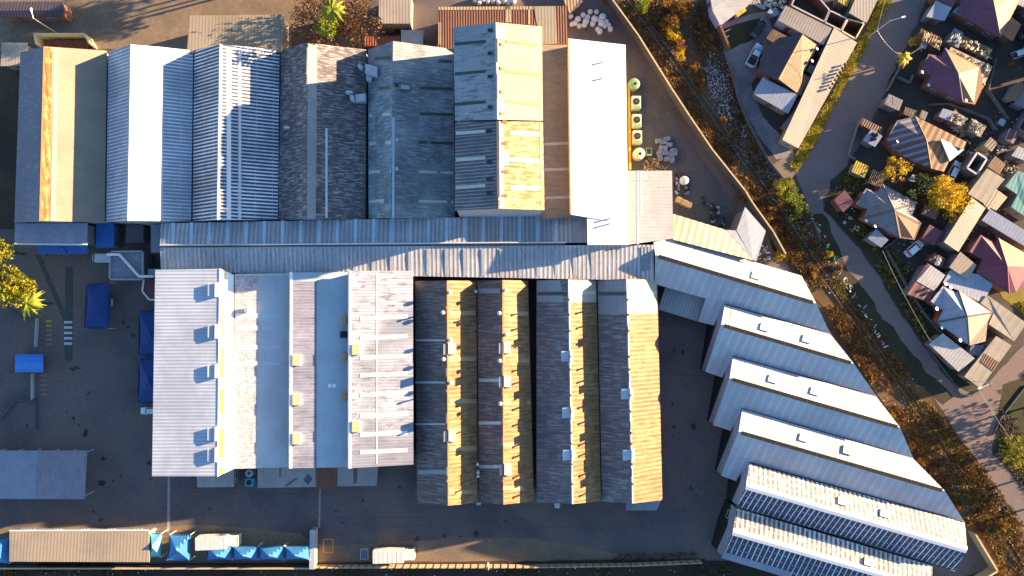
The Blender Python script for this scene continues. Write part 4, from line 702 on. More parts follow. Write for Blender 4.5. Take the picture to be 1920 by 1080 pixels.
h=hip('hip_roofed_house','blue grey and cream metal hip roof house with dark ridge lines',[('tin_blue',[(1797,543),(1814,593,'p'),(1818,648),(1757,604),(1769,582),(1745,565),(1768,536),(1794,549)]),('tin_cream',[(1797,543),(1861,586),(1852,604),(1848,640),(1818,648),(1814,593,'p')])],[(1797,543),(1861,586),(1852,604),(1848,640),(1818,648),(1757,604),(1769,582),(1745,565),(1768,536),(1794,549)],3,4.8,'brick',ridges=[((1797,543),(1814,593,'p')),((1814,593,'p'),(1818,648)),((1814,593,'p'),(1757,604)),((1814,593,'p'),(1861,586))],dishes=[(1755,579),(1765,614),(1799,638),(1772,533),(1781,539)])
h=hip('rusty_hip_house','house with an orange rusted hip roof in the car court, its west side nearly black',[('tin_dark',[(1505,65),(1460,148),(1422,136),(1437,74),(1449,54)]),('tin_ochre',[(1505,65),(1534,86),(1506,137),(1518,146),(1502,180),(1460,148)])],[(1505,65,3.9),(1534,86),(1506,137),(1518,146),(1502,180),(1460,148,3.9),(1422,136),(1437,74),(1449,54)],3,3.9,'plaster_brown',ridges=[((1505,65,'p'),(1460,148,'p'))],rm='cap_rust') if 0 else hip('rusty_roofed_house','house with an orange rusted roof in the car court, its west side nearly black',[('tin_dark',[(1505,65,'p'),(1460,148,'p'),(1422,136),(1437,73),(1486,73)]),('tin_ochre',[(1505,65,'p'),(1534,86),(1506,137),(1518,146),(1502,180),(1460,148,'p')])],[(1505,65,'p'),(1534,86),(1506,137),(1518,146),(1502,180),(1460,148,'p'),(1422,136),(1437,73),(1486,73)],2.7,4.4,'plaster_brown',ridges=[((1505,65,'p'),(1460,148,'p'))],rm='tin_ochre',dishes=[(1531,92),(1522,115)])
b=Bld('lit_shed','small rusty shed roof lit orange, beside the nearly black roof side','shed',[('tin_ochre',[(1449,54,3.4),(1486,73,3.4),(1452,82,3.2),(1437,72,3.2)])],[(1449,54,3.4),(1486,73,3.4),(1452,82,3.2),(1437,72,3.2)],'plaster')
for x,y,lab in ((1990,70,'unseen house added beyond the right edge to shade the yards by the salmon porch'),(2010,190,'unseen house added beyond the right edge to shade plots by the rubble patio'),(1990,-90,'unseen house added beyond the top right corner to shade the yards')):  # out of frame houses, added to shade the top right yards
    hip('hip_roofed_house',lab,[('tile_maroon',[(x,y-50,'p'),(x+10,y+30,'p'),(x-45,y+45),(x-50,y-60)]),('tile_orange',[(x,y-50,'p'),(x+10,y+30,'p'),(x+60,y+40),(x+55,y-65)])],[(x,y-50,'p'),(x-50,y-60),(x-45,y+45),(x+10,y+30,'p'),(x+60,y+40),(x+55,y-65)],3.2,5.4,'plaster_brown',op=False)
SH=[('house_shed','blue roofed shed with a cream lit lower part, south of the rusty roofed house',[('tin_blue',[(1430,145,3),(1496,178,3),(1478,213,2.7),(1413,176,2.7)])],'plaster_grey'),
('long_house','long cream roofed row house along the grass verge, seven dark shadows near its edge',[('cream_rib',[(1564,52,3.3),(1467,262,3.3),(1497,278,3.0),(1607,80,3.0)])],'plaster_cream'),
('row_house','cream roofed row house at the top, tree shadow on its right end',[('cream_rib',[(1473,10,3.3),(1560,53,3.3),(1544,84,3.0),(1459,38,3.0)])],'plaster_blue'),
('grey_roofed_house','grey ribbed roof at the top edge beside the ochre twin crates',[('grey_rib',[(1330,-20,3.2),(1336,20,3.2),(1350,46,3),(1412,3,3),(1400,-30,3.2)])],'plaster_blue'),
('row_house','pale roofed house end between the open courts and the road',[('cream_rib',[(1612,-20,3.3),(1655,-20,3.3),(1625,43,3),(1592,24,3)])],'plaster_cream'),
('blue_shed','pale blue tin shed left of the top right tiled house',[('tin_blue',[(1755,1,3),(1785,14,3),(1771,39,2.8),(1737,31,2.8)])],'plaster_grey'),
('small_awning','little light blue awning touching the plum tiles',[('tin_blue',[(1796,12,2.6),(1816,19,2.6),(1806,32,2.4),(1786,22,2.4)])],'plaster_grey'),
('maroon_shed','maroon roof strip behind the pale blue shed at the top edge',[('tin_maroon',[(1750,-15,3),(1800,-15,3),(1786,14,2.8),(1757,-1,2.8)])],'plaster_brown'),
('junk_roofed_shed','small shed whose grey roof carries three black tyres, above the violet tiles',[('tin_grey',[(1790,52,2.6),(1807,62,2.6),(1797,90,2.6),(1775,78,2.6)])],'plaster_grey'),
('brown_flat_shed','long brown flat roof littered with stones between the two tiled houses',[('tin_brown',[(1806,66,2.4),(1862,92,2.4),(1852,112,2.4),(1800,86,2.4)])],'plaster_brown'),
('scrap_shed','scrappy tin shed with a lit orange edge beside the road',[('tin_brown',[(1728,53,2.4),(1768,72,2.4),(1761,94,2.2),(1720,72,2.2)])],'plaster_brown'),
('water_tank_hut','tiny pale hut below the scrappy tin shed',[('grey_rib',[(1729,78,1.8),(1740,82,1.8),(1735,92,1.8),(1724,87,1.8)])],'plaster_grey'),
('cream_shed','shed with half blue half cream roof beside the road',[('cream_rib',[(1667,176,3),(1693,188,3),(1686,208,2.7),(1658,195,2.7)])],'plaster_grey'),
('ochre_lean_to','rusty ochre lean-to between two cream sheds',[('tin_ochre',[(1698,200,2.4),(1720,208,2.4),(1714,222,2.2),(1694,214,2.2)])],'plaster_brown'),
('cream_shed','tiny cream shed roof touching the stripy tin roof',[('cream_rib',[(1729,206,2.6),(1740,211,2.6),(1734,226,2.4),(1724,219,2.4)])],'plaster'),
('blue_shed','small blue roof joined to the junk covered patio',[('tin_blue',[(1768,203,2.7),(1788,209,2.7),(1780,227,2.5),(1760,218,2.5)])],'plaster_grey'),
('junk_patio','patio roof covered in pale junk beside the small blue roof',[('tin_pale_wavy',[(1789,207,2.5),(1814,222,2.5),(1802,237,2.4),(1780,226,2.4)])],'plaster_grey'),
('junk_patio','rounded pale patio roof heaped with tyres, furthest right of the junk roofs',[('tin_pale_wavy',[(1822,222,2.4),(1850,237,2.4),(1838,257,2.3),(1815,246,2.3)])],'plaster_grey'),
('sky_blue_shed','sky blue square shed with three dark basins on its roof',[('tin_blue',[(1634,242,2.8),(1655,255,2.8),(1641,276,2.6),(1619,263,2.6)])],'plaster_grey'),
('yellow_shed','bright yellow patterned roof beside the wooden pergola',[('tin_yellow',[(1606,301,2.6),(1630,312,2.6),(1621,334,2.4),(1597,322,2.4)])],'plaster_grey'),
('small_grey_shed','small ribbed grey roof above the green tree',[('grey_rib',[(1711,327,2.4),(1726,334,2.4),(1718,343,2.3),(1704,338,2.3)])],'plaster_grey'),
('maroon_cube_shed','maroon cube shaped shed standing alone by the road bend',[('tin_maroon',[(1584,356,2.8),(1602,379,2.8),(1581,398,2.6),(1564,375,2.6)])],'plaster_brown'),
('tan_cube_hut','tan cube hut right of the tyre heaped roof',[('tan_sheet',[(1858,257,3.2),(1870,268,3.2),(1860,285,3),(1845,272,3)])],'plaster_cream'),
('striped_lean_to','striped grey lean-to at the right edge',[('tin_stripe_red',[(1893,240,2.6),(1912,248,2.6),(1900,270,2.4),(1881,260,2.4)])],'plaster_grey'),
('speckled_grey_shed','speckled pale grey roof at the right edge above the teal roof',[('grey_rib',[(1909,274,3),(1935,285,3),(1935,306,2.8),(1897,292,2.8)])],'plaster_grey'),
('wood_slat_shed','shed roofed with ragged wooden slats between hollow box and beige roof',[('tin_ochre',[(1866,292,2.6),(1886,308,2.6),(1874,327,2.5),(1852,312,2.5)])],'plaster_grey'),
('beige_shed','beige roof crossed by thin line shadows left of the teal roof',[('tin_pale_wavy',[(1851,316,3.4),(1884,336,3.4),(1846,382,3.2),(1815,363,3.2)])],'plaster'),
('long_cream_shed','long narrow cream ribbed roof beside the yellow tree',[('cream_rib',[(1823,371,3.6),(1770,454,3.6),(1797,472,3.3),(1848,390,3.3)])],'plaster'),
('tan_roofed_house','tan and blue roof with a brown plank panel beside the beige shed',[('tan_sheet',[(1862,351,3.2),(1876,360,3.2),(1855,394,3.1),(1843,381,3.1)]),('tin_cream',[(1876,360,3.2),(1889,370,3.1),(1868,395,3.0),(1855,388,3.1)])],'plaster'),
('teal_roofed_house','teal L shaped roof at the right edge',[('tin_teal',[(1908,320,3.2),(1935,330,3.2),(1935,415,3.0),(1896,388,3.0),(1908,365,3.0),(1885,349,3.1)])],'plaster'),
('grey_blue_house','pale grey roof whose north side is shaded blue, below the tan roof',[('tin_blue',[(1857,392,3.1),(1935,440,3.1),(1935,470,2.9),(1841,413,2.9)])],'plaster'),
('slate_garage','small slate roof with a curled sheet beside the parked white car',[('slate_flat',[(1643,429,2.8),(1666,450,2.8),(1652,464,2.6),(1627,447,2.6)])],'plaster_grey'),
('plum_shed','plum roofed shed left of the long cream ribbed roof',[('tin_maroon',[(1743,421,2.8),(1768,434,2.8),(1752,461,2.6),(1728,448,2.6)])],'plaster_brown'),
('brown_slat_shed','brown slatted roof carrying two white dishes',[('rust_rib',[(1752,473,2.4),(1773,486,2.4),(1765,502,2.3),(1741,489,2.3)])],'plaster_brown'),
('patched_shack','shack roof patched from red striped and grey tin sheets',[('tin_stripe_red',[(1739,493,2.8),(1772,516,2.8),(1742,566,2.6),(1700,551,2.6)])],'plaster_grey'),
('cream_blue_shed','cream roof whose right half is shaded blue, left of the maroon house',[('tin_cream',[(1801,472,3.3),(1831,497,3.3),(1815,525,3.1),(1780,501,3.1)])],'plaster_grey'),
('flat_blue_extension','flat blue extension roof with dark line marks between cream and maroon roofs',[('tin_blue',[(1782,506,2.8),(1835,514,2.8),(1862,534,2.8),(1850,555,2.8),(1836,566,2.8),(1768,530,2.8)])],'plaster_grey'),
('wavy_beige_house','long beige roof with wavy seams at the lower right of the houses',[('tin_pale_wavy',[(1851,553,3),(1925,606,3),(1902,640,2.8),(1854,608,2.8),(1863,586,2.8),(1838,568,2.9)])],'plaster'),
('ribbed_grey_shed','grey corrugated shed at the lower tip of the houses with a frayed edge',[('grey_rib',[(1768,625,2.6),(1828,672,2.6),(1797,697,2.4),(1742,645,2.4)])],'plaster_grey'),
('end_cream_shed','cream shed with a brown square opening at the street corner',[('tin_pale_wavy',[(1868,630,2.8),(1897,648,2.8),(1838,728,2.6),(1808,706,2.6)])],'plaster'),
('lean_to','small dark lean-to in the gap beside the upper part of the long cream row house',[('tin_grey',[(1519,120,2.2),(1535,128,2.2),(1528,141,2),(1512,133,2)])],'plaster_grey'),
('lean_to','small dark lean-to beside the lower end of the long cream row house',[('tin_grey',[(1478,221,2.2),(1491,228,2.2),(1480,245,2),(1466,237,2)])],'plaster_grey'),
('grey_roofed_house','pale grey roof in the top right corner above the orange tiles',[('grey_rib',[(1895,-20,3),(1940,-10,3),(1940,22,2.8),(1908,8,2.8)])],'plaster_grey'),
('brown_lean_to','brown lean-to roof behind the sky blue square shed',[('tin_brown',[(1618,221,2.4),(1656,240,2.4),(1650,254,2.3),(1632,243,2.3),(1613,233,2.3)])],'plaster_brown'),
('brown_lean_to','dark brown roof half hidden under the big yellow tree',[('tin_brown',[(1734,384,2.2),(1762,395,2.2),(1754,412,2.1),(1728,401,2.1)])],'plaster_brown'),
('tan_shed','tan roofed shed at the right edge above the striped grey lean-to',[('tin_ochre',[(1910,152,2.8),(1925,160,2.8),(1904,190,2.6),(1892,182,2.6)])],'plaster'),
('dark_tin_shed','dark tin shed at the right edge behind the tan roofed shed',[('tin_grey',[(1918,168,2.4),(1940,178,2.4),(1925,205,2.3),(1902,194,2.3)])],'plaster_grey'),
('white_table_hut','bright white little roof alone in the dark court right of the junk patios',[('tin_blue',[(1877,221,1.6),(1887,226,1.6),(1881,237,1.5),(1871,231,1.5)])],'plaster_grey'),
('brown_lean_to','brown roof strip between maroon house and cream blue shaded shed',[('tin_maroon',[(1822,466,2.4),(1842,478,2.4),(1838,486,2.3),(1819,475,2.3)])],'plaster_brown'),
('grey_tin_shed','low grey tin roof filling the gap below the blue grey and cream metal hip roof',[('tin_grey',[(1822,648,2.2),(1846,646,2.2),(1838,668,2.1),(1816,664,2.1)])],'plaster_grey'),
('violet_kiosk','small violet grey box beside the cream row house at the top',[('slate_flat',[(1443,17,2),(1460,25,2),(1453,31,2),(1439,23,2)])],'plaster_grey')]
BB={}
for nm,lab,fs,wl in SH:
    pts=[]; 
    if len(fs)==1: out=fs[0][1]
    else: out=[(1862,351,3.2),(1889,370,3.1),(1868,395,3.0),(1855,394,3.1),(1843,381,3.1)]
    b=Bld(nm,lab,'shed' if 'shed' in nm or 'lean' in nm else ('house' if 'house' in nm else 'small building'),fs,out,wl,.25,0,None,.1); b.openings(None,(.8,.7),1.5,3.8,maxn=2); BB[lab[:18]]=b
    mb=MB(b.o)
# extras on those roofs
k=[v for a,v in BB.items() if a.startswith('sky blue square')][0]
for x,y in ((1637,252),(1643,253),(1636,261),(1640,260)): mb=MB(k.o); mb.tube(P(x,y,2.75),P(x,y,3.0),.42,.36,10); mb.build('basin','black',k.t)
k=[v for a,v in BB.items() if a.startswith('long cream roofed')][0]
for j in range(7): x,y=1583-j*4.6,121+j*7.4; mb=MB(k.o); p=P(x,y,3.15); mb.tube(p,p+Vector((0,0,.32)),.20,.16,8); mb.ball(p+Vector((0,0,.35)),.28,8,sz=.5); mb.build('roof_ventilator','black',k.t)
k=[v for a,v in BB.items() if a.startswith('patched'[:5]) or 'shack roof patched' in a]
k=[v for a,v in BB.items() if a.startswith('shack')][0]; k.panel(0,[(1745,497),(1772,516),(1752,546),(1718,527)],'grey_rib','grey_sheeting',.06)
k=[v for a,v in BB.items() if a.startswith('cream shed with')][0]; k.panel(0,[(1847,663),(1874,680),(1862,696),(1838,678)],'rust_rib','brown_panel',.06)
k=[v for a,v in BB.items() if a.startswith('tan and blue')][0]
k=[v for a,v in BB.items() if a.startswith('brown slatted')][0]
for x,y in ((1757,494),(1760,488)): mb=MB(k.o); mb.tube(P(x,y,2.6),P(x,y,2.7),.45,.4,10); mb.build('satellite_dish','white_paint',k.t)
# tyres & junk lying on roofs (countable tyres as things)
def junk(name,label,pts,z,n,seed,mats=('plaster_grey','black','tin_ochre','cap_grey','cream_box'),rings=True):
    rr=random.Random(seed); xs=[p[0] for p in pts]; ys=[p[1] for p in pts]; base=P(sum(xs)/len(xs),sum(ys)/len(ys),z); mb=MB(base)
    def inside(x,y):
        c=False; n_=len(pts)
        for i in range(n_):
            x1,y1=pts[i]; x2,y2=pts[(i+1)%n_]
            if (y1>y)!=(y2>y) and x<(x2-x1)*(y-y1)/(y2-y1)+x1: c=not c
        return c
    k=0
    while k<n:
        x,y=rr.uniform(min(xs),max(xs)),rr.uniform(min(ys),max(ys))
        if not inside(x,y): continue
        k+=1; t=rr.random(); p=P(x,y,z); mi=rr.randrange(len(mats))
        if t<.4: mb.box(p+Vector((0,0,.1)),(rr.uniform(.2,.9),rr.uniform(.08,.35),rr.uniform(.06,.25)),rr.uniform(0,3),mi)
        elif t<.7 and rings:
            a=rr.uniform(0,6.28); r0=.25
            ring=[p+Vector((math.cos(j*.785)*r0,math.sin(j*.785)*r0,.1)) for j in range(8)]
            for j in range(8): mb.tube(ring[j],ring[(j+1)%8],.07,n=5,mi=mi,cap=False)
        else: mb.tube(p+Vector((0,0,.1)),p+Vector((rr.uniform(-.8,.8),rr.uniform(-.8,.8),rr.uniform(.1,.3))),.06,n=5,mi=mi)
    return tag(mb.build(name,list(mats)),label,'junk',None,'stuff')
junk('roof_junk','tyres and rubble on the patio behind the violet and peach house',[(1783,90),(1858,125),(1843,164),(1832,148),(1838,128),(1785,96)],2.65,60,1)
junk('roof_junk','tyres on the small grey shed roof above the violet tiles',[(1789,55),(1805,63),(1796,88),(1778,77)],2.65,12,2,('black','black','galv'))
junk('roof_junk','stones and sticks littering the long brown flat roof',[(1815,72),(1860,94),(1850,110),(1808,86)],2.45,26,3,('straw','white_paint','cream_box'))
junk('roof_junk','tangled scrap on the scrappy tin shed beside the road',[(1728,55),(1766,73),(1760,92),(1722,72)],2.45,40,4,('rust','cream_box','straw','black'))
junk('roof_junk','pale junk heaped on the patio next to the small blue roof',[(1789,208),(1812,222),(1801,236),(1782,226)],2.55,45,5)
junk('roof_junk','tyres and pipes heaped on the rounded patio roof',[(1822,223),(1848,238),(1837,255),(1816,245)],2.45,45,6)
junk('yard_junk','junk around the end of the stripy tin house',[(1790,258),(1812,262),(1835,275),(1812,310),(1796,300)],.1,60,7)
junk('yard_junk','junk heap below the tyre heaped roof, left side',[(1780,232),(1812,240),(1815,258),(1790,252)],.1,50,8,('straw','black','galv','cream_box'))
junk('yard_junk','scattered junk by the hollow concrete box',[(1868,270),(1884,275),(1884,290),(1870,290)],.1,30,9)
junk('yard_junk','clutter in the court north of the rusty roofed house',[(1400,5),(1440,0),(1475,0),(1470,15),(1440,20)],.1,60,10,('galv','white_paint','slate_flat','cream_box'))
junk('yard_junk','clutter between speckled roof and teal roof at the right edge',[(1885,300),(1915,318),(1900,335),(1880,318)],.1,40,11)
junk('scrap_heap','rusty orange scrap above the grey ribbed annex',[(1209,295),(1235,300),(1255,318),(1208,320)],.1,60,12,('rust','straw','cream_box'))
junk('scrap_heap','dark scrap and drums right of the grey ribbed annex',[(1264,318),(1290,322),(1295,372),(1264,372)],.1,50,13,('black','galv','steel_dark','timber_dark'))
junk('scrap_heap','dark machine scrap below the shadowed yard wall',[(1315,370),(1350,385),(1362,425),(1330,418)],.1,60,14,('black','steel_dark','timber_dark','galv'))
junk('pallet_scrap','loose sticks and litter in the wedge behind the slate lean-to',[(1428,450),(1448,470),(1440,490),(1420,486)],.1,14,15,('white_paint','timber_dark'))
junk('debris','rusty debris along the foot of the south wall, east part',[(1150,1040),(1300,1036),(1305,1046),(1150,1052)],.05,60,16,('timber_dark','rust','steel_dark'))
junk('debris','twigs and rubble around the pergola by the grey hip roof',[(1590,400),(1615,420),(1600,440),(1575,430)],.05,18,17,('white_paint','straw','timber_dark'))
# clothes line litter by the lower road
junk('litter_row','row of torn cloth and scrap along the grass bank by the road',[(1521,400),(1527,400),(1560,470),(1596,540),(1640,612),(1664,652),(1660,655),(1634,616),(1590,545),(1554,473)],.25,60,18,('bag_white','straw','red','cream_box','teal_tent'),False)
# pergola, hollow box, courts
t=thing('pergola','wooden slatted pergola right of the bright yellow roof','pergola',P(1645,334,0)); o_=t.location
a,bq,c,d=[P(x,y,2.3) for x,y in ((1637,320),(1660,330),(1650,350),(1628,342))]
for p in (a,bq,c,d): mb=MB(o_); mb.box(Vector((p.x,p.y,1.15)),(.1,.1,2.3)); mb.build('post','timber',t)
mb=MB(o_)
for u,v in ((a,d),(bq,c)): e=v-u; mb.box((u+v)/2,(e.length,.12,.14),math.atan2(e.y,e.x))
mb.build('beam','timber',t)
for k in range(8):
    u=a.lerp(bq,k/7); v=d.lerp(c,k/7); e=v-u; mb=MB(o_); mb.box((u+v)/2+Vector((0,0,.12)),(e.length+.3,.14,.08),math.atan2(e.y,e.x)); mb.build('slat','timber',t)
def openbox(name,label,px,h,w,m,cat,cap=None,floor='plot_soil'):
    pts=[P(*p,0) for p in px]; c=sum(pts,Vector())/len(pts); t=thing(name,label,cat,c); mb=MB(c); cb=MB(c)
    for i in range(len(pts)):
        a,b=pts[i],pts[(i+1)%len(pts)]; d=b-a; mb.box((a+b)/2+Vector((0,0,h/2)),(d.length-w*1.02,w,h),math.atan2(d.y,d.x)); cb.box((a+b)/2+Vector((0,0,h+.05)),(d.length-w*.4,w+.06,.09),math.atan2(d.y,d.x)+.0)
        mb.box(a+Vector((0,0,h/2)),(w*1.01,w*1.01,h+.01))
    mb.build('wall',m,t); cb.build('coping',cap or m,t); return t
def base(px,z): # ground pixel of a point seen at height z
    p=P(px[0],px[1],z); v=q.inverted()@(Vector((p.x,p.y,0))-Vector((0,0,H))); return (960-F*v.x/v.z,540+F*v.y/v.z)
openbox('roofless_room','roofless concrete box right of the parked silver car',[base(p,3) for p in ((1832,286),(1850,298),(1832,327),(1813,315))],3,.3,'plaster_grey','roofless building','cap_grey')
openbox('roofless_room','leftmost dark open court with pale wall tops at the top edge',[base(p,2.6) for p in ((1497,-20),(1521,-20),(1555,19),(1546,41),(1484,10))],2.6,.2,'plaster_brown','roofless building','cap_grey')
openbox('roofless_room','middle dark open court with pale wall tops',[base(p,2.6) for p in ((1556,20),(1588,35),(1577,57),(1547,42))],2.6,.2,'plaster_brown','roofless building','cap_grey')
openbox('roofless_room','rightmost dark open court next to the verge, bright right edge',[base(p,2.6) for p in ((1590,36),(1620,44),(1604,73),(1578,58))],2.6,.2,'plaster_brown','roofless building','cream_box')
b=Bld('ochre_shed','bright yellow ochre shed roof at the top edge above the open courts','shed',[('tin_yellow',[(1573,-15,3),(1600,-15,3),(1588,12,2.8),(1572,3,2.8)])],[(1573,-15,3),(1600,-15,3),(1588,12,2.8),(1572,3,2.8)],'plaster')
for dx,dy,lab in ((0,0,'ochre crate nearer the blue wall, left of the ochre pair beside the grey ribbed roof'),(9,-6,'ochre crate at the right of the pair beside the grey ribbed roof')):
    c=P(1380+dx,28+dy,0); t=thing('storage_crate',lab,'crate',c,math.radians(32),'ochre crates'); mb=MB(); mb.box((0,0,.55),(1.0,1.2,1.1)); mb.build('crate_body','cream_box',t); mb=MB(); mb.box((0,0,1.13),(1.05,1.25,.06)); mb.build('lid','paint_yellow',t)
for x,y,w,l,a,lab in ((1421,12,14,1.3,-28,'long pale blue bench box near the ochre crates'),(1449,24,13,1.6,-26,'violet grey box table beside the cream row house wall')):
    c=P(x,y,0); t=thing('bench_box',lab,'bench',c,math.radians(a)); mb=MB(); mb.box((0,0,.62),(2.6 if l<1.5 else 2.1,.9,.1)); mb.build('top','slate_flat',t)
    for sx in (-.9,.9):
        for sy in (-.3,.3): mb=MB(); mb.box((sx,sy,.28),(.09,.09,.56)); mb.build('leg','steel_dark',t)
# ============================================================ VEHICLES
def make_car(body,label,hatch=False,bakkie=False):
    t=thing('parked_car',label,'car',(0,0,0)); L,Wd=4.3,1.72
    def loft(secs,mi=0):
        mb=MB(); 
        for a,b in zip(secs,secs[1:]):
            n=len(a)
            for i in range(n-1): mb.face([a[i],b[i],b[i+1],a[i+1]],mi)
        mb.face(secs[0][::-1]) ; mb.face(secs[-1]); return mb
    secs=[]
    for x,w,z0,z1 in ((-2.15,.70,.32,.62),(-2.05,.80,.25,.80),(-1.5,.86,.22,.88),(.9,.86,.22,.90),(1.6,.84,.22,.84),(2.05,.76,.25,.70),(2.15,.62,.32,.55)):
        secs.append([Vector((x,-w,z0)),Vector((x,-w,z0+.3)) if z1-z0>.4 else Vector((x,-w,z1-.05)),Vector((x,-w+.06,z1-.03)),Vector((x,-w+.2,z1)),Vector((x,w-.2,z1)),Vector((x,w-.06,z1-.03)),Vector((x,w,z0+.3)) if z1-z0>.4 else Vector((x,w,z1-.05)),Vector((x,w,z0)),Vector((x,-w,z0))])
    mb=loft(secs); mb.build('body',body,t)
    x0,x1,x2,x3=(-1.95,-1.55,.35,.95) if not bakkie else (-.55,-.35,.55,1.05)
    mb=MB(); lo=[(x0,-.76,.88),(x3,-.76,.88),(x3,.76,.88),(x0,.76,.88)]; hi=[(x1,-.58,1.38),(x2,-.58,1.38),(x2,.58,1.38),(x1,.58,1.38)]
    for i in range(4): j=(i+1)%4; mb.face([lo[i],lo[j],hi[j],hi[i]])
    mb.build('windows','glass_dark',t)
    mb=MB(); mb.box(((x1+x2)/2,0,1.41),(x2-x1+.06,1.2,.06)); r=mb.build('roof',body,t)
    mb=MB()
    for sx,hx in ((x0,x1),(x3,x2)):
        for s in (-1,1): mb.tube((sx,.76*s,.88),(hx,.59*s,1.39),.035,n=5)
    mb.build('pillars',body,t)
    if bakkie:
        mb=MB(); mb.box((-1.35,0,.90),(1.45,1.4,.04)); mb.build('load_bed','black',t)
        mb=MB(); mb.box((-1.35,.78,.98),(1.5,.1,.2)); mb.box((-1.35,-.78,.98),(1.5,.1,.2)); mb.box((-2.08,0,.98),(.1,1.46,.2)); mb.build('bed_rails',body,t)
    for sx in (-1.35,1.35):
        for s in (-1,1):
            mb=MB(); mb.tube((sx,s*.72,.32),(sx,s*.88,.32),.32,n=12); w=mb.build('wheel','rubber',t); mb=MB(); mb.tube((sx,s*.87,.32),(sx,s*.895,.32),.17,n=8); mb.build('rim','galv',w)
    for s in (-1,1): mb=MB(); mb.box((2.08,s*.55,.62),(.12,.3,.14)); mb.build('headlight','light_glass',t); mb=MB(); mb.box((-2.12,s*.6,.66),(.08,.25,.14)); mb.build('tail_light','light_red',t); mb=MB(); mb.box((.75,s*.92,.95),(.15,.16,.1)); mb.build('mirror',body,t)
    return t
def place(t,x,y,a,s=1): t.location=P(x,y,0); t.rotation_euler=(0,0,math.radians(a)); t.scale=(s,s,s)
c=make_car('car_silver','silver blue pickup truck in the car court with its open bed toward the railway',bakkie=True); place(c,1413,106,62,1.15)
c=make_car('car_black','black car on the dark lawn edge above the silver pickup'); place(c,1419,57,55,.98)
c=make_car('car_white','white hatchback parked alone under the slate garage'); place(c,1711,466,40,.98)
c=make_car('car_silver','silver car parked beside the roofless concrete box'); place(c,1785,321,62,.95)
c=make_car('car_white','pale blue car at the right edge of the picture, top area'); place(c,1911,101,20,.9)
c=make_car('car_black','dark car at the right edge beside the salmon porch'); place(c,1921,64,25,.9)
c=make_car('car_white','white car poking out from the ribbed white hall below the blue canopies'); place(c,283,769.5,180,.8)
c=make_car('car_white','white car mostly hidden under the large dark blue canopy'); place(c,196,567,180,.85)
def truck(label,x,y,a):
    t=thing('delivery_truck',label,'truck',P(x,y,0),math.radians(a),'white box trucks along the south wall')
    mb=MB(); mb.box((-1.0,0,.72),(6.3,1.0,.25)); mb.build('chassis','steel_dark',t)
    mb=MB(); mb.box((-1.2,0,1.95),(5.8,2.35,2.2)); cargo=mb.build('cargo_box','truck_box',t)
    mb=MB()
    for k in range(7): mb.box((-3.75+k*.85,0,3.06),(.04,2.3,.015))
    mb.build('roof_ribs','truck_box',cargo)
    mb=MB(); mb.box((2.75,0,1.35),(1.7,2.1,1.3)); mb.box((2.65,0,2.2),(1.4,1.95,.45),taper=.88); cab=mb.build('cab','truck_white',t)
    mb=MB(); mb.face([(3.61,-.95,1.5),(3.61,.95,1.5),(3.36,.85,2.25),(3.36,-.85,2.25)]); mb.build('windshield','glass_dark',t)
    mb=MB(); mb.box((1.98,0,2.1),(.35,1.5,.7)); mb.build('air_deflector','truck_white',t)
    for s in (-1,1):
        mb=MB(); mb.box((2.9,s*1.065,1.75),(.8,.04,.5)); mb.build('side_window','glass_dark',t)
        mb=MB(); mb.box((3.35,s*1.25,1.75),(.1,.22,.4)); mb.build('mirror','black',t); mb=MB(); mb.box((3.62,s*.75,.95),(.06,.3,.2)); mb.build('headlight','light_glass',t)
        for sx in (2.6,-2.6): mb=MB(); mb.tube((sx,s*.8,.45),(sx,s*1.1,.45),.45,n=12); w=mb.build('wheel','rubber',t); mb=MB(); mb.tube((sx,s*1.09,.45),(sx,s*1.13,.45),.22,n=8); mb.build('rim','galv',w)
    mb=MB(); mb.box((3.62,0,.6),(.15,2.1,.25)); mb.build('bumper','galv',t)
    return t
truck('white box truck above the row of four blue tents',419,1009,2); truck('white box truck right of the golden partition wall',744,1034,1)
# tents
def tent(label,px,h,m='blue_tent',peak=.9,group='blue gazebo tents',legs=True,name='gazebo_tent',saddle=False):
    pts=[P(x,y,h) for x,y in px]; c=sum(pts,Vector())/4; o=Vector((c.x,c.y,0)); t=thing(name,label,'tent',o,0,group); mb=MB(o); n=6
    def S_(u,v):
        a=pts[0].lerp(pts[1],u); b=pts[3].lerp(pts[2],u); p=a.lerp(b,v); m_=1-max(abs(2*u-1),abs(2*v-1)); e=max(abs(2*u-1),abs(2*v-1)); sag=-.25*(1-(2*u-1)**2)*(e**6)*(1 if abs(2*v-1)>=abs(2*u-1) else 0)-.25*(1-(2*v-1)**2)*(e**6)*(1 if abs(2*u-1)>abs(2*v-1) else 0)
        return p+Vector((0,0,peak*(m_**1.25)+sag))
    n=8
    for i in range(n):
        for j in range(n): mb.face([S_(i/n,j/n),S_((i+1)/n,j/n),S_((i+1)/n,(j+1)/n)],0); mb.face([S_(i/n,j/n),S_((i+1)/n,(j+1)/n),S_(i/n,(j+1)/n)],0)
    mb.build('canopy',m,t)
    for i in range(4):
        a,b=pts[i],pts[(i+1)%4]; mb=MB(o); mb.face([a-Vector((0,0,.22)),b-Vector((0,0,.22)),b-Vector((0,0,.02)),a-Vector((0,0,.02))]); mb.build('valance',m,t)
        mb=MB(o); mb.tube((a.x,a.y,0),(a.x,a.y,a.z),.05,n=5); mb.build('pole','white_paint',t)
    return t
for k,lab in enumerate(('leftmost of the four joined blue tents below the truck','second from left of the four joined blue tents','third from left of the four joined blue tents','rightmost of the four joined blue tents below the truck')):
    x=388+k*48.7; tent(lab,[(x,1025),(x+46.5,1024),(x+46.5,1050),(x,1050)],2.5,'blue_tent',1.5)
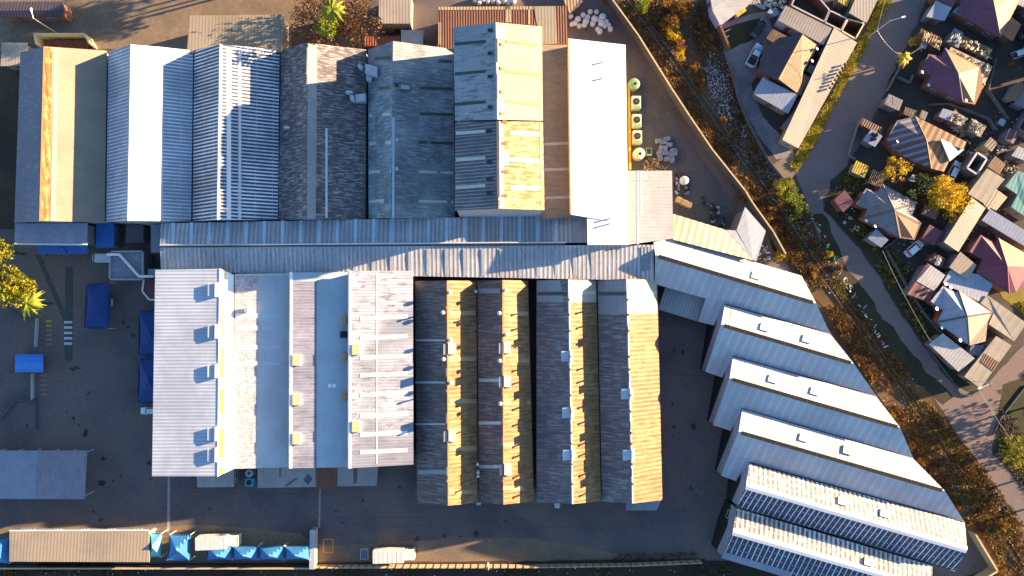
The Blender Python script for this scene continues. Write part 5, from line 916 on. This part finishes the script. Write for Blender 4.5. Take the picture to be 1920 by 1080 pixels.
tent('large royal blue tent with crumpled roof left of the white truck',[(318,1003),(357,1003),(355,1051),(314,1050)],2.6,'blue_tent',1.3); tent('narrow teal blue tent at the right end of the beige ribbed shed',[(281,1000),(303,1000),(301,1045),(280,1045)],2.5,'teal_tent',1.2); tent('blue tent cut off by the left picture edge',[(-30,1010),(15,1010),(16,1057),(-30,1057)],2.5,'blue_tent',1.2)
GCN='dark blue vehicle canopies'
tent('large dark blue canopy covering a car in the shaded yard',[(162,533),(206,530),(203,616),(157,616)],2.6,'blue_canvas',.35,GCN,name='shade_canopy'); tent('upper dark blue canopy half hidden by the eave of the ribbed white hall',[(260,583),(305,583),(305,667),(260,667)],2.6,'blue_canvas',.6,GCN,name='shade_canopy'); tent('lower dark blue canopy with crossed folds half hidden by the same eave',[(260,672),(305,672),(305,756),(258,756)],2.6,'blue_canvas',.9,GCN,name='shade_canopy')
# ============================================================ AC units, tanks, boxes
for k,(x,y,lab) in enumerate(((1190,197,'uppermost of three fan units along the glaring white roof'),(1191,231,'middle one of three fan units along the glaring white roof'),(1192,261,'lowest of three fan units along the glaring white roof'))):
    t=thing('cooling_unit',lab,'air conditioner',P(x,y,0),0,'fan units beside the white roofed hall'); h=1.9
    mb=MB(); mb.box((0,0,h/2),(1.75,2.5,h)); mb.build('housing','ac_cream',t); mb=MB(); mb.tube((-.05,.15,h),(-.05,.15,h+.12),.68,n=18); f=mb.build('fan_ring','black',t)
    mb=MB(); mb.tube((-.05,.15,h+.12),(-.05,.15,h+.17),.14,n=8)
    for j in range(5): mb.box((-.05+math.cos(j*1.257)*.32,.15+math.sin(j*1.257)*.32,h+.14),(.5,.12,.03),j*1.257)
    mb.build('fan_blades','steel_dark',f)
    mb=MB(); mb.box((.1,-.95,h+.03),(1.3,.5,.08)); mb.build('panel','tank_green',t)
    for sx in (-.7,.7):
        for sy in (-1,1): mb=MB(); mb.box((sx,sy,.05),(.2,.2,.1)); mb.build('foot','steel_dark',t)
for x,y,lab,m in ((1186,163,'round green and yellow tank above the fan units','tank_green'),(1195,292,'pale green round tank below the fan units','ac_cream')):
    t=thing('storage_tank',lab,'tank',P(x,y,0)); mb=MB(); mb.tube((0,0,0),(0,0,1.9),1.15,n=20); mb.build('tank_body',m,t,False); mb=MB(); mb.ball((0,0,1.9),1.15,20,sz=.35,lo=0); l=mb.build('dome',m,t,True); mb=MB(); mb.tube((.1,-.1,2.15),(.1,-.1,2.42),.3,n=10); mb.build('manhole','black',t)
mb=MB(P(1181,260));
for dx in (0,1.2,2.4): mb.tube(P(1177.5+dx*1.1,160,.6+dx*.2),P(1180+dx*1.1,318,.6+dx*.2),.09,n=6)
tag(mb.build('pipe_run','paint_yellow'),'yellow and rust pipes running down beside the glaring white roof','pipes')
t=thing('waste_bin','green bin with open lid below the fan units','bin',P(1215,287,0)); mb=MB(); mb.box((0,0,.6),(1.1,1.5,1.2)); mb.build('bin_body','tank_green',t); mb=MB(); mb.box((0,.1,1.22),(.9,1.1,.05)); mb.build('opening','black',t)
t=thing('cooling_unit','cyan fan unit in the gap between low sheds','air conditioner',P(471,902,0)); mb=MB(); mb.box((0,0,.6),(1.5,1.5,1.2)); mb.build('housing','cyan_unit',t); mb=MB(); mb.tube((0,0,1.2),(0,0,1.27),.5,n=14); mb.build('fan','black',t)
t=thing('storage_tank','pale round tank above the cyan fan unit','tank',P(473,884,0)); mb=MB(); mb.tube((0,0,0),(0,0,1.7),.75,n=14); mb.build('tank_body','duct',t); mb=MB(); mb.tube((0,0,1.7),(0,0,1.78),.3,n=10); mb.build('lid','cap_dark',t)
t=thing('waste_skip','grey slatted container left of the second truck','container',P(685,1036,0)); mb=MB(); mb.box((0,0,.55),(1.5,1.9,1.1)); mb.build('container_body','duct',t)
for k in range(3): mb=MB(); mb.box((-.45+k*.45,0,1.12),(.3,1.7,.06)); mb.build('slat','steel_dark',t)
GB='grey blue boxes stacked in the yard'
rr=random.Random(3); k=0
locs=[(1249,262,'topmost'),(1243,268,''),(1253,273,''),(1246,281,''),(1238,280,''),(1260,284,''),(1236,289,''),(1247,289,''),(1257,292,''),(1264,287,''),(1237,297,''),(1249,299,''),(1259,300,''),(1234,266,'')]
bx=None
for i,(x,y,_) in enumerate(locs):
    c=P(x,y,0); 
    if bx is None:
        bx=thing('packing_box','grey blue packing box in the loose pile right of the green bin','box',c,0,GB); mb=MB(); mb.box((0,0,.45),(1.15,.75,.9)); mb.build('box_body','duct',bx); mb=MB(); mb.box((0,0,.92),(1.2,.8,.06)); mb.build('lid','slate_flat',bx); bx.rotation_euler.z=.2
    else: dup(bx,c,rr.choice((0,0,1.57))+rr.uniform(-.25,.25))
t0=None
for i,(x,y) in enumerate(((1271,376),(1281,381),(1290,385))):
    c=P(x,y,0); nm=('leftmost','middle one','rightmost')[i]
    if t0 is None: t0=thing('wooden_crate','leftmost of three tan crates beside the grey ribbed annex','crate',c,-.35,'tan crates by the annex'); mb=MB(); mb.box((0,0,.5),(1.05,1.05,1.0)); mb.build('crate_body','cream_box',t0); mb=MB(); [mb.box((0,-.35+j*.35,1.03),(1.1,.2,.05)) for j in range(3)]; mb.build('slats','timber',t0)
    else: dup(t0,c,-.35,'%s of three tan crates beside the grey ribbed annex'%nm)
t=thing('storage_tank','white rounded tank casting a shadow right of the annex','tank',P(1281,340,0),.6); mb=MB(); mb.ball((0,0,.9),.95,14,sz=1); mb.build('tank_body','white_paint',t,True); mb=MB(); mb.tube((0,0,1.8),(0,0,1.95),.2,n=8); mb.build('lid','galv',t)
# white bags
gb='white bulk bags heaped at the top'
def bag(seed):
    rr=random.Random(seed); me=MB(); n=9
    rings=[]
    for k in range(5):
        z=k/4*1.05; r=.62*(1-.25*abs(k/4-.4)**1.5)*(1 if k<4 else .55); rings.append([Vector((math.cos(2*math.pi*i/n)*r*rr.uniform(.85,1.15),math.sin(2*math.pi*i/n)*r*rr.uniform(.85,1.15),z+rr.uniform(-.06,.06))) for i in range(n)])
    for a,b in zip(rings,rings[1:]):
        for i in range(n): me.face([a[i],a[(i+1)%n],b[(i+1)%n],b[i]])
    me.face(rings[-1]); return me
protos=[]
bl=[(1070,32),(1078,45),(1083,38),(1072,47),(1086,50),(1093,30),(1098,42),(1106,24),(1101,34),(1111,46),(1118,24),(1114,38),(1122,38),(1127,46),(1120,56),(1133,50),(1141,48),(1136,42),(1129,34),(1095,48),(1124,60),(1144,56)]
for i,(x,y) in enumerate(bl+[(891,1),(899,6),(906,0),(915,4),(924,3),(935,5),(945,2),(953,6),(962,3)]):
    c=P(x,y,0)
    lab='crumpled white bulk bag in the heap right of the rust roofed shed' if i<len(bl) else 'crumpled bluish bulk bag in the row along the top edge'
    if i in (0,1,2): o=bag(i).build('bulk_bag','bag_white'); protos.append(o); o.location=c; 
    else: o=protos[i%3].copy(); COL.objects.link(o); o.location=c
    o.rotation_euler=(0,0,R.uniform(0,6)); s=R.uniform(.75,1.15); o.scale=(s,s,s); tag(o,lab,'bag',gb if i<len(bl) else 'bulk bags along the top edge')
# poles
def pole(label,x,y,h,a,arms=2,L=2.2,name='street_lamp'):
    t=thing(name,label,'street lamp' if arms else 'pole',P(x,y,0),math.radians(a)); mb=MB(); mb.tube((0,0,0),(0,0,h),.1,.06,8); mb.build('pole','galv',t)
    if arms:
        mb=MB(); mb.tube((0,0,h-.2),(L,0,h+.1),.06,n=6); mb.build('arm','galv',t); mb=MB(); mb.box((L+.3,0,h+.1),(.75,.3,.14)); mb.build('lamp_head','white_paint',t)
    mb=MB(); mb.box((0,0,h-.5),(.1,1.6,.1)); mb.build('crossbar','timber_dark',t); return t
pole('street lamp at the road edge beside the open courts',1625,72,8.5,15); pole('street lamp at the street corner by the end cream shed',1812,712,7,200,name='street_lamp'); pole('lamp post by the barrack hut in the top left',110,64,7.5,100,1,1.2); pole('lamp post standing on the south wall',916,1058,3.0,90,1,.8); pole('wire pole beside the scrappy tin shed',1690,112,7,0,0,name='utility_pole'); pole('leaning wire pole at the road bend by the cream shed',1650,202,5,0,0,name='utility_pole')
# person walking on road
t=thing('person','person in pale top and red trousers walking on the lower road','person',P(1757,713,0),.6)
def limb(pts,mi=0): 
    for a,b,ra,rb in pts: pmb.tube(a,b,ra,rb,8,mi)
me=bpy.data.meshes.new('body'); 
vs=[(0,0,.95),(0,0,1.2),(0,0,1.42),(0,0,1.52),(0,0,1.66),(0,.19,1.4),(.08,.26,1.15),(.2,.27,.95),(0,-.19,1.4),(-.1,-.26,1.15),(-.02,-.3,.93),(.05,.1,.9),(.16,.11,.5),(.1,.11,.08),(.22,.11,.04),(-.05,-.1,.9),(-.14,-.11,.5),(-.3,-.11,.12),(-.2,-.11,.05)]
es=[(0,1),(1,2),(2,3),(3,4),(2,5),(5,6),(6,7),(2,8),(8,9),(9,10),(0,11),(11,12),(12,13),(13,14),(0,15),(15,16),(16,17),(17,18)]
rs=[.15,.15,.16,.06,.11,.07,.05,.035,.07,.05,.035,.1,.07,.05,.045,.1,.07,.05,.045]
me.from_pydata(vs,es,[]); o=bpy.data.objects.new('body',me); COL.objects.link(o); o.parent=t; sk_=o.modifiers.new('skin','SKIN'); o.modifiers.new('sub','SUBSURF').levels=1
for i,v in enumerate(me.skin_vertices[0].data): v.radius=(rs[i],rs[i]); v.use_root=(i==0)
me.materials.append(M['plaster_brown'])
mb=MB(); mb.tube((0,0,.95),(0,0,1.45),.2,.22,10); mb.build('shirt','white_paint',t); mb=MB(); mb.tube((.04,.1,.95),(.15,.11,.45),.13,.1,8); mb.tube((-.04,-.1,.95),(-.14,-.11,.45),.13,.1,8); mb.build('trousers','red',t); mb=MB(); mb.ball((0,0,1.72),.125,8,sz=.8,lo=-.1); mb.build('hair','black',t)
# ============================================================ VEGETATION
def leafcloud(mb,c,rx,ry,rz,n,size,rr,mi=0,nclump=12,squash=.45,hollow=True):
    """leaf sized quads gathered in clumps through an ellipsoid volume"""
    cl=[]
    for _ in range(nclump):
        while True:
            v=Vector((rr.uniform(-1,1),rr.uniform(-1,1),rr.uniform(-.8,1)))
            if .25<v.length<1: break
        cl.append((Vector((v.x*rx,v.y*ry,v.z*rz)),rr.uniform(.22,.48)))
    for _ in range(n):
        cc,s=rr.choice(cl); v=Vector((rr.gauss(0,1),rr.gauss(0,1),rr.gauss(0,1))).normalized()*(rr.random()**.35)
        p=c+cc+Vector((v.x*rx*s,v.y*ry*s,v.z*rz*s))
        d=Vector((rr.gauss(0,1),rr.gauss(0,1),rr.gauss(0,squash)+.15)).normalized(); e=d.orthogonal().normalized(); e=(e+d.cross(e)*rr.uniform(-1,1)).normalized(); l=size*rr.uniform(.6,1.5)
        a=p-d*l*.5; b=p+d*l*.5; w=e*l*.26
        mb.face([a,p+w,b,p-w],mi)
def tree(name,label,px,py,r,h,leaf,n=2600,size=.42,cat='tree',ry=None,group=None,seed=0,trunk_r=.22,zr=None,nclump=26):
    rr=random.Random(seed+int(px*7+py)); p=P(px,py,0); zr=zr or r*.75; zc=h-zr*.9
    top=P(px,py,zc); p=Vector((top.x,top.y,0)); t=thing(name,label,cat,p,0,group)
    mb=MB(p); tip=p+Vector((0,0,zc-zr*.1)); mb.tube(p,tip,trunk_r,trunk_r*.55,8)
    for k in range(9):
        a=rr.uniform(0,6.28); b=p+Vector((0,0,zc-zr*rr.uniform(.2,.8))); e=p+Vector((math.cos(a)*r*.72,math.sin(a)*(ry or r)*.72,zc+zr*rr.uniform(-.2,.7))); mb.tube(b,b.lerp(e,.5)+Vector((0,0,.2)),trunk_r*.42,trunk_r*.25,5); mb.tube(b.lerp(e,.5)+Vector((0,0,.2)),e,trunk_r*.25,.03,5)
    mb.build('trunk','bark',t)
    mb=MB(p); leafcloud(mb,p+Vector((0,0,zc)),r,ry or r,zr,n,size,rr,nclump=nclump); mb.build('crown',leaf,t); return t
def palm(label,px,py,h,r,leaf,n=18,seed=1):
    rr=random.Random(seed); top=P(px,py,h); p=Vector((top.x,top.y,0)); t=thing('palm_tree',label,'palm',p); mb=MB(p); mb.tube(p,p+Vector((0,0,h)),.25,.18,8); mb.build('trunk','bark',t); mb=MB(p)
    for k in range(n):
        a=6.283*k/n+rr.uniform(-.2,.2); L=r*rr.uniform(.75,1.15); up=rr.uniform(.1,.9); pv=None
        for j in range(8):
            s=j/7; c=p+Vector((math.cos(a)*L*s,math.sin(a)*L*s,h+up*L*.45*s-L*.62*s*s)); sd=Vector((-math.sin(a),math.cos(a),0)); w=.34*math.sin(math.pi*min(1,.12+s*.95))+.03
            if pv:
                c0,w0=pv
                for sg in (-1,1): mb.face([c0,c,c+sd*sg*w-Vector((0,0,.12*w*3)),c0+sd*sg*w0-Vector((0,0,.12*w0*3))])
                for sg in (-1,1):
                    tipd=sd*sg*(w*1.9)+(c-c0)*1.2-Vector((0,0,.2)); mb.face([c0.lerp(c,.3),c0.lerp(c,.75),c0+tipd])
            pv=(c,w)
    mb.build('fronds',leaf,t); return t
tree('yellow_tree','big round bright yellow tree between the grey hip roof and the long cream roof',1776,371,3.9,4.6,'leaf_yellow',4200,.46,seed=3,nclump=40)
tree('yellow_tree','smaller sparse yellow tree beside the wooden pergola',1678,318,2.5,4.2,'leaf_yellow',900,.36,seed=4)
tree('green_tree','dark green tree left of the big yellow tree',1722,352,3.0,5.0,'leaf_green',2600,.4,ry=2.2,seed=5)
tree('yellow_tree','tall olive yellow tree at the left edge above the gate',30,547,3.0,9,'leaf_olive',3000,.5,seed=6,nclump=38); tree('yellow_tree','small crown of olive yellow tree cut by the left edge near the upper wall',-6,470,2.4,9,'leaf_olive',1300,.5,seed=7); tree('yellow_tree','low clump of yellow foliage beside the palm at the left',10,520,2.6,8,'leaf_olive',1600,.5,seed=8)
palm('spiky yellow palm below the left trees',50,568,7,2.9,'leaf_lime',18)
palm('lime green palm rising from the brown bush at the top',622,18,10.5,2.6,'leaf_lime',20,seed=3)
tree('bare_brown_tree','wide brown leafless tree behind the upper halls, left of the palm',598,45,5.2,9.5,'leaf_brown',3000,.42,seed=10,nclump=34); tree('bare_brown_tree','wide brown leafless tree behind the upper halls, right of the palm',662,32,5.0,10.5,'leaf_brown',3000,.42,seed=11,nclump=34)
tree('tall_yellow_tree','tall yellow green crown beside the lime palm',612,52,1.8,13,'leaf_lime',700,.4,seed=12)
palm('small golden palm at the road edge by the purple house',1697,109,3.2,1.7,'leaf_yellow',9,seed=5)
tree('yellow_bush','small golden bush beside the scrappy tin shed',1713,78,1.0,1.9,'leaf_yellow',300,.3,'bush',seed=13)
tree('yellow_bush','spreading yellow bush in the dark lot at the lower right',1898,852,2.6,2.6,'leaf_olive',700,.4,'bush',seed=14,trunk_r=.1); tree('yellow_bush','small dark yellow bush above the right street bend',1905,830,1.6,2.2,'leaf_olive',260,.35,'bush',seed=15,trunk_r=.1)
tree('orange_bush','small rust orange bush below the big yellow tree',1730,380,1.1,1.8,'leaf_orange',240,.3,'bush',seed=16,trunk_r=.07)
tree('grey_bush','grey leafless bush by the pale blue car',1895,118,1.7,2.6,'leaf_brown',420,.3,'bush',seed=17,trunk_r=.08)
GSB='golden shrubs along the railway'
SB=[(1268,8,2.4,3.0,'leaf_orange','topmost large golden shrub at the top edge by the railway'),(1283,18,1.9,2.6,'leaf_orange','golden shrub right of the topmost one'),(1258,38,1.8,2.4,'leaf_orange','golden shrub below the topmost pair'),(1262,60,1.6,2.2,'leaf_yellow','yellowish shrub halfway down the tall golden clump'),(1274,84,1.3,1.8,'leaf_orange','smaller golden shrub near the end of the clump'),(1276,104,1.1,1.6,'leaf_yellow','last yellow shrub of the tall golden clump'),(1212,6,1.7,2.4,'leaf_lime','yellow green shrub at the top edge, nearest the yard wall'),(1299,126,1.2,1.2,'leaf_orange','orange shrub right of the clump end'),(1318,152,1.0,1.1,'leaf_orange','low orange shrub below the clump'),(1357,222,.9,1.1,'leaf_orange','small orange shrub amid white litter'),(1372,252,.7,1,'leaf_orange','tiny orange shrub deeper in the white litter'),
(1398,366,1.6,1.6,'leaf_orange','rust shrub against the bend of the yard wall'),(1470,348,2.0,2.4,'leaf_olive','olive shrub at the foot of the sandy corner'),(1488,372,1.9,2.2,'leaf_lime','lime yellow shrub beside the road above the rail bend'),(1500,395,1.5,2,'leaf_lime','lower lime shrub beside the road'),(1480,400,1.4,1.6,'leaf_green','dark green shrub beneath the lime ones'),(1442,400,1.5,1.3,'leaf_orange','orange shrub right of the slate lean-to'),(1462,478,1.4,1.2,'leaf_yellow','yellow shrub where the yard wall meets the first sawtooth hall'),(1528,512,1.1,1,'leaf_orange','orange shrub right of the first sawtooth hall'),(1555,478,1.2,1.4,'leaf_yellow','yellow shrub on the bank by the road'),(1575,500,1.1,1.2,'leaf_orange','amber shrub on the bank by the road, lower'),
(1672,775,1.2,1.1,'leaf_orange','orange shrub beside the third sawtooth hall tip'),(1690,800,1.4,1.2,'leaf_yellow','russet shrub hugging the diagonal hall ends'),(1705,835,1.5,1.3,'leaf_orange','amber shrub beside the fourth sawtooth hall tip'),(1722,868,1.6,1.4,'leaf_olive','russet shrub beside the fourth sawtooth hall tip, lower'),(1765,790,1.4,1.3,'leaf_yellow','amber shrub at the road side, upper, of the rails'),(1782,815,1.4,1.4,'leaf_orange','orange shrub at the road side of the rails'),(1800,858,1.6,1.5,'leaf_olive','russet shrub between rails and lower road'),(1822,895,1.7,1.8,'leaf_olive','large russet shrub between rails and lower road'),(1838,925,1.6,1.8,'leaf_yellow','brown amber shrub between rails and lower road'),(1857,950,1.7,1.8,'leaf_orange','amber shrub near the lower right corner'),(1880,985,1.6,1.6,'leaf_orange','lowest amber shrub near the lower right corner'),(1795,958,1.2,1.1,'leaf_orange','orange shrub by the fifth sawtooth hall tip'),(1840,1000,1.4,1.1,'leaf_brown','brown shrub beside the corner wall'),(1875,1070,1.7,1.4,'leaf_orange','orange shrub at the bottom edge right of the corner wall')]
for i,(x,y,r,h,m,lab) in enumerate(SB):
  if y>740 and m in ('leaf_olive','leaf_yellow'): m=('leaf_orange','leaf_weed')[i%2]
  tree('shrub',lab,x,y,r*(1.05 if y<420 else .72),h,m,int(230*r*r)+50,.32,'shrub',group=GSB,seed=40+i,trunk_r=.06,nclump=16,zr=h*.5)
# ---- ground cover stuff
def inpoly(x,y,poly):
    c=False; n=len(poly)
    for i in range(n):
        x1,y1=poly[i]; x2,y2=poly[(i+1)%n]
        if (y1>y)!=(y2>y) and x<(x2-x1)*(y-y1)/(y2-y1)+x1: c=not c
    return c
def neartrack(p):
    for a,b in zip(line,line[1:]):
        d=b-a; t=max(0,min(1,(p-a).dot(d)/d.length_squared))
        if (p-a-d*t).length<.3: return True
    return False
def scatter(name,label,poly,n,mats,size,hz,seed,thr=0,kind='grass',fr=.15,flat=False,cat='weeds'):
    rr=random.Random(seed); mb=MB(); xs=[p[0] for p in poly]; ys=[p[1] for p in poly]; k=0; tries=0
    while k<n and tries<n*40:
        tries+=1; x,y=rr.uniform(min(xs),max(xs)),rr.uniform(min(ys),max(ys))
        if not inpoly(x,y,poly): continue
        p=P(x,y,0)
        if neartrack(p): continue
        if noise.noise(p*fr+Vector((seed,0,0)))*1.0+rr.uniform(-.12,.12)<thr: continue
        k+=1; mi=rr.randrange(len(mats)); s=size*rr.uniform(.5,1.5)
        if flat: mb.box(p+Vector((0,0,.05+hz)),(s,s*rr.uniform(.4,1),.06),rr.uniform(0,3),mi)
        else:
            for _ in range(4):
                a=rr.uniform(0,6.28); d=Vector((math.cos(a),math.sin(a),0)); w=Vector((-d.y,d.x,0))*s*.16; b=p+d*s*.1; t=p+d*s*rr.uniform(.5,1)+Vector((0,0,hz*rr.uniform(.4,1.2))); m_=b.lerp(t,.5)+Vector((0,0,hz*.15)); mb.face([b,m_+w,t,m_-w],mi)
    return tag(mb.build(name,list(mats)),label,cat,None,'stuff')
RAILP=[(1130,0),(1200,85),(1290,225),(1400,378),(1450,430),(1505,520),(1600,665),(1712,850),(1815,985),(1860,1062),(1870,1090),(1940,1090),(1905,975),(1850,885),(1790,815),(1740,745),(1590,560),(1530,440),(1485,345),(1440,310),(1390,210),(1345,70),(1310,0)]
scatter('weeds','brown and rust weeds covering the railway strip',RAILP,6800,['leaf_weed','leaf_brown','leaf_weed','leaf_orange'],.55,.35,21,-.1)
scatter('weeds','taller amber weeds lining the hall side of the rails',[(1195,80),(1290,225),(1400,378),(1425,380),(1450,470),(1520,520),(1600,665),(1712,850),(1812,985),(1830,985),(1735,850),(1625,665),(1545,520),(1440,370),(1310,225),(1215,80)],3000,['leaf_orange','leaf_weed','leaf_brown','leaf_brown'],.6,.45,22,0)
scatter('weeds','rust and amber weeds between the rails and the lower road',[(1540,460),(1590,560),(1640,640),(1700,720),(1770,790),(1850,885),(1920,985),(1925,1090),(1890,1090),(1840,980),(1780,890),(1730,790),(1640,660),(1560,540)],2600,['leaf_olive','leaf_brown','leaf_weed','leaf_orange'],.5,.3,23,.02)
scatter('grass','bright yellow grass on the verge beside the long cream row house',[(1650,0),(1632,45),(1610,80),(1560,180),(1520,245),(1484,308),(1494,318),(1530,262),(1560,200),(1600,125),(1640,50),(1672,0)],4200,['leaf_yellow','leaf_olive','leaf_lime'],.5,.3,24,-.35,cat='grass')
scatter('grass','dark tufted grass of the plots along the lower road',[(1555,390),(1600,300),(1650,390),(1640,440),(1700,500),(1745,650),(1800,712),(1740,655),(1650,515),(1575,420)],1700,['leaf_green','leaf_olive','leaf_brown'],.45,.25,25,0,cat='grass')
scatter('grass','dark grass of the lower right lot',[(1880,725),(1935,690),(1935,940),(1900,885),(1868,850),(1870,790)],600,['leaf_green','leaf_brown','leaf_brown'],.45,.25,26,0,cat='grass')
scatter('weeds','sparse weeds along the dark strip below the south wall',[(0,1062),(1300,1056),(1370,1056),(1370,1095),(0,1095)],1500,['leaf_brown','leaf_weed','leaf_green'],.4,.2,27,.05)
scatter('weeds','orange weeds along the thin wall at the lower left',[(15,1058),(255,1056),(260,1068),(15,1070)],500,['leaf_orange','leaf_weed'],.6,.7,28,.0,fr=.4)
scatter('grass','sunlit tufts behind the maroon house at the right edge',[(1862,515),(1900,552),(1920,590),(1935,600),(1935,552),(1905,552)],600,['leaf_olive','leaf_yellow'],.4,.3,29,-.2,cat='grass')
scatter('litter','dense white litter beside the car court wall',[(1330,95),(1358,100),(1378,180),(1405,250),(1450,320),(1475,350),(1455,372),(1420,345),(1370,270),(1335,190),(1322,130)],1500,['bag_white','duct','slate_flat','timber_dark'],.17,0,30,-.25,flat=True,cat='litter',fr=.25)
scatter('litter','scattered litter bits along the whole railway strip',RAILP,450,['bag_white','duct','galv','cream_box'],.15,.05,31,-.1,flat=True,cat='litter')
scatter('litter','litter bits on the bank by the road bend',[(1440,370),(1500,390),(1560,500),(1600,570),(1560,560),(1490,450)],160,['bag_white','cream_box','galv'],.16,.05,32,-.2,flat=True,cat='litter')
scatter('litter','small debris on the residential plots',[(1560,340),(1660,350),(1730,470),(1920,120),(1920,440),(1780,640),(1700,560),(1640,470)],420,['bag_white','cream_box','timber_dark','galv'],.22,0,33,-.2,flat=True,cat='litter')
scatter('litter','litter bits below the south wall',[(0,1064),(1370,1060),(1370,1090),(0,1090)],90,['bag_white','galv'],.2,0,34,-.3,flat=True,cat='litter')
for i,(x,y) in enumerate(((450,-78),(505,-88),(560,-100),(405,-66))): tree('park_tree',('leftmost','second','third','rightmost')[(1,2,3,0)[i]]+' tree of a row just above the top edge',x,y,4.6,11+i,'leaf_green',1500,.6,seed=90+i)
def cable(label,a,b,za,zb,sag=.6):
    pa,pb=P(*a,za),P(*b,zb); mb=MB(pa); n=10; pr=pa
    for i in range(1,n+1):
        t=i/n; p=pa.lerp(pb,t)-Vector((0,0,sag*4*t*(1-t))); mb.tube(pr,p,.022,n=4,cap=False); pr=p
    tag(mb.build('overhead_cable','cap_grey'),label,'cable')
cable('overhead cable from the street lamp down to the wire pole by the scrappy shed',(1645,57),(1688,105),8,6.5)
cable('overhead cable from the street lamp to the cream row house',(1645,57),(1557,88),8,3.6); cable('overhead cable leaving the street lamp for the top edge',(1645,57),(1675,-40),8,8)
cable('long overhead cable crossing the lower road junction to the dark lot',(1835,728),(1915,850),6.5,6.5); cable('overhead cable over the dirt plots beside the lower road',(1655,470),(1745,640),5,6)
for i,(x,y) in enumerate(((2000,760),(2020,835),(1990,900),(2030,960))): tree('park_tree',('uppermost','second','third','lowest')[i]+' tree of a row just beyond the lower right edge',x,y,4.2,8+i%2*2,'leaf_green',1200,.6,seed=120+i)
# laundry / small yard props
for x,y,l,a,m,lab in ((1374,41,3.2,38,'pink','pink and white pole lying on the dark lawn'),(1361,59,2.0,28,'cream_box','pale plank lying by the rust brown wall'),(1362,70,1.2,30,'white_paint','short pale plank below the longer one')):
    mb=MB(P(x,y,.1)); mb.box(P(x,y,.12),(l,.18,.1),math.radians(a)); tag(mb.build('plank',m),lab,'plank')
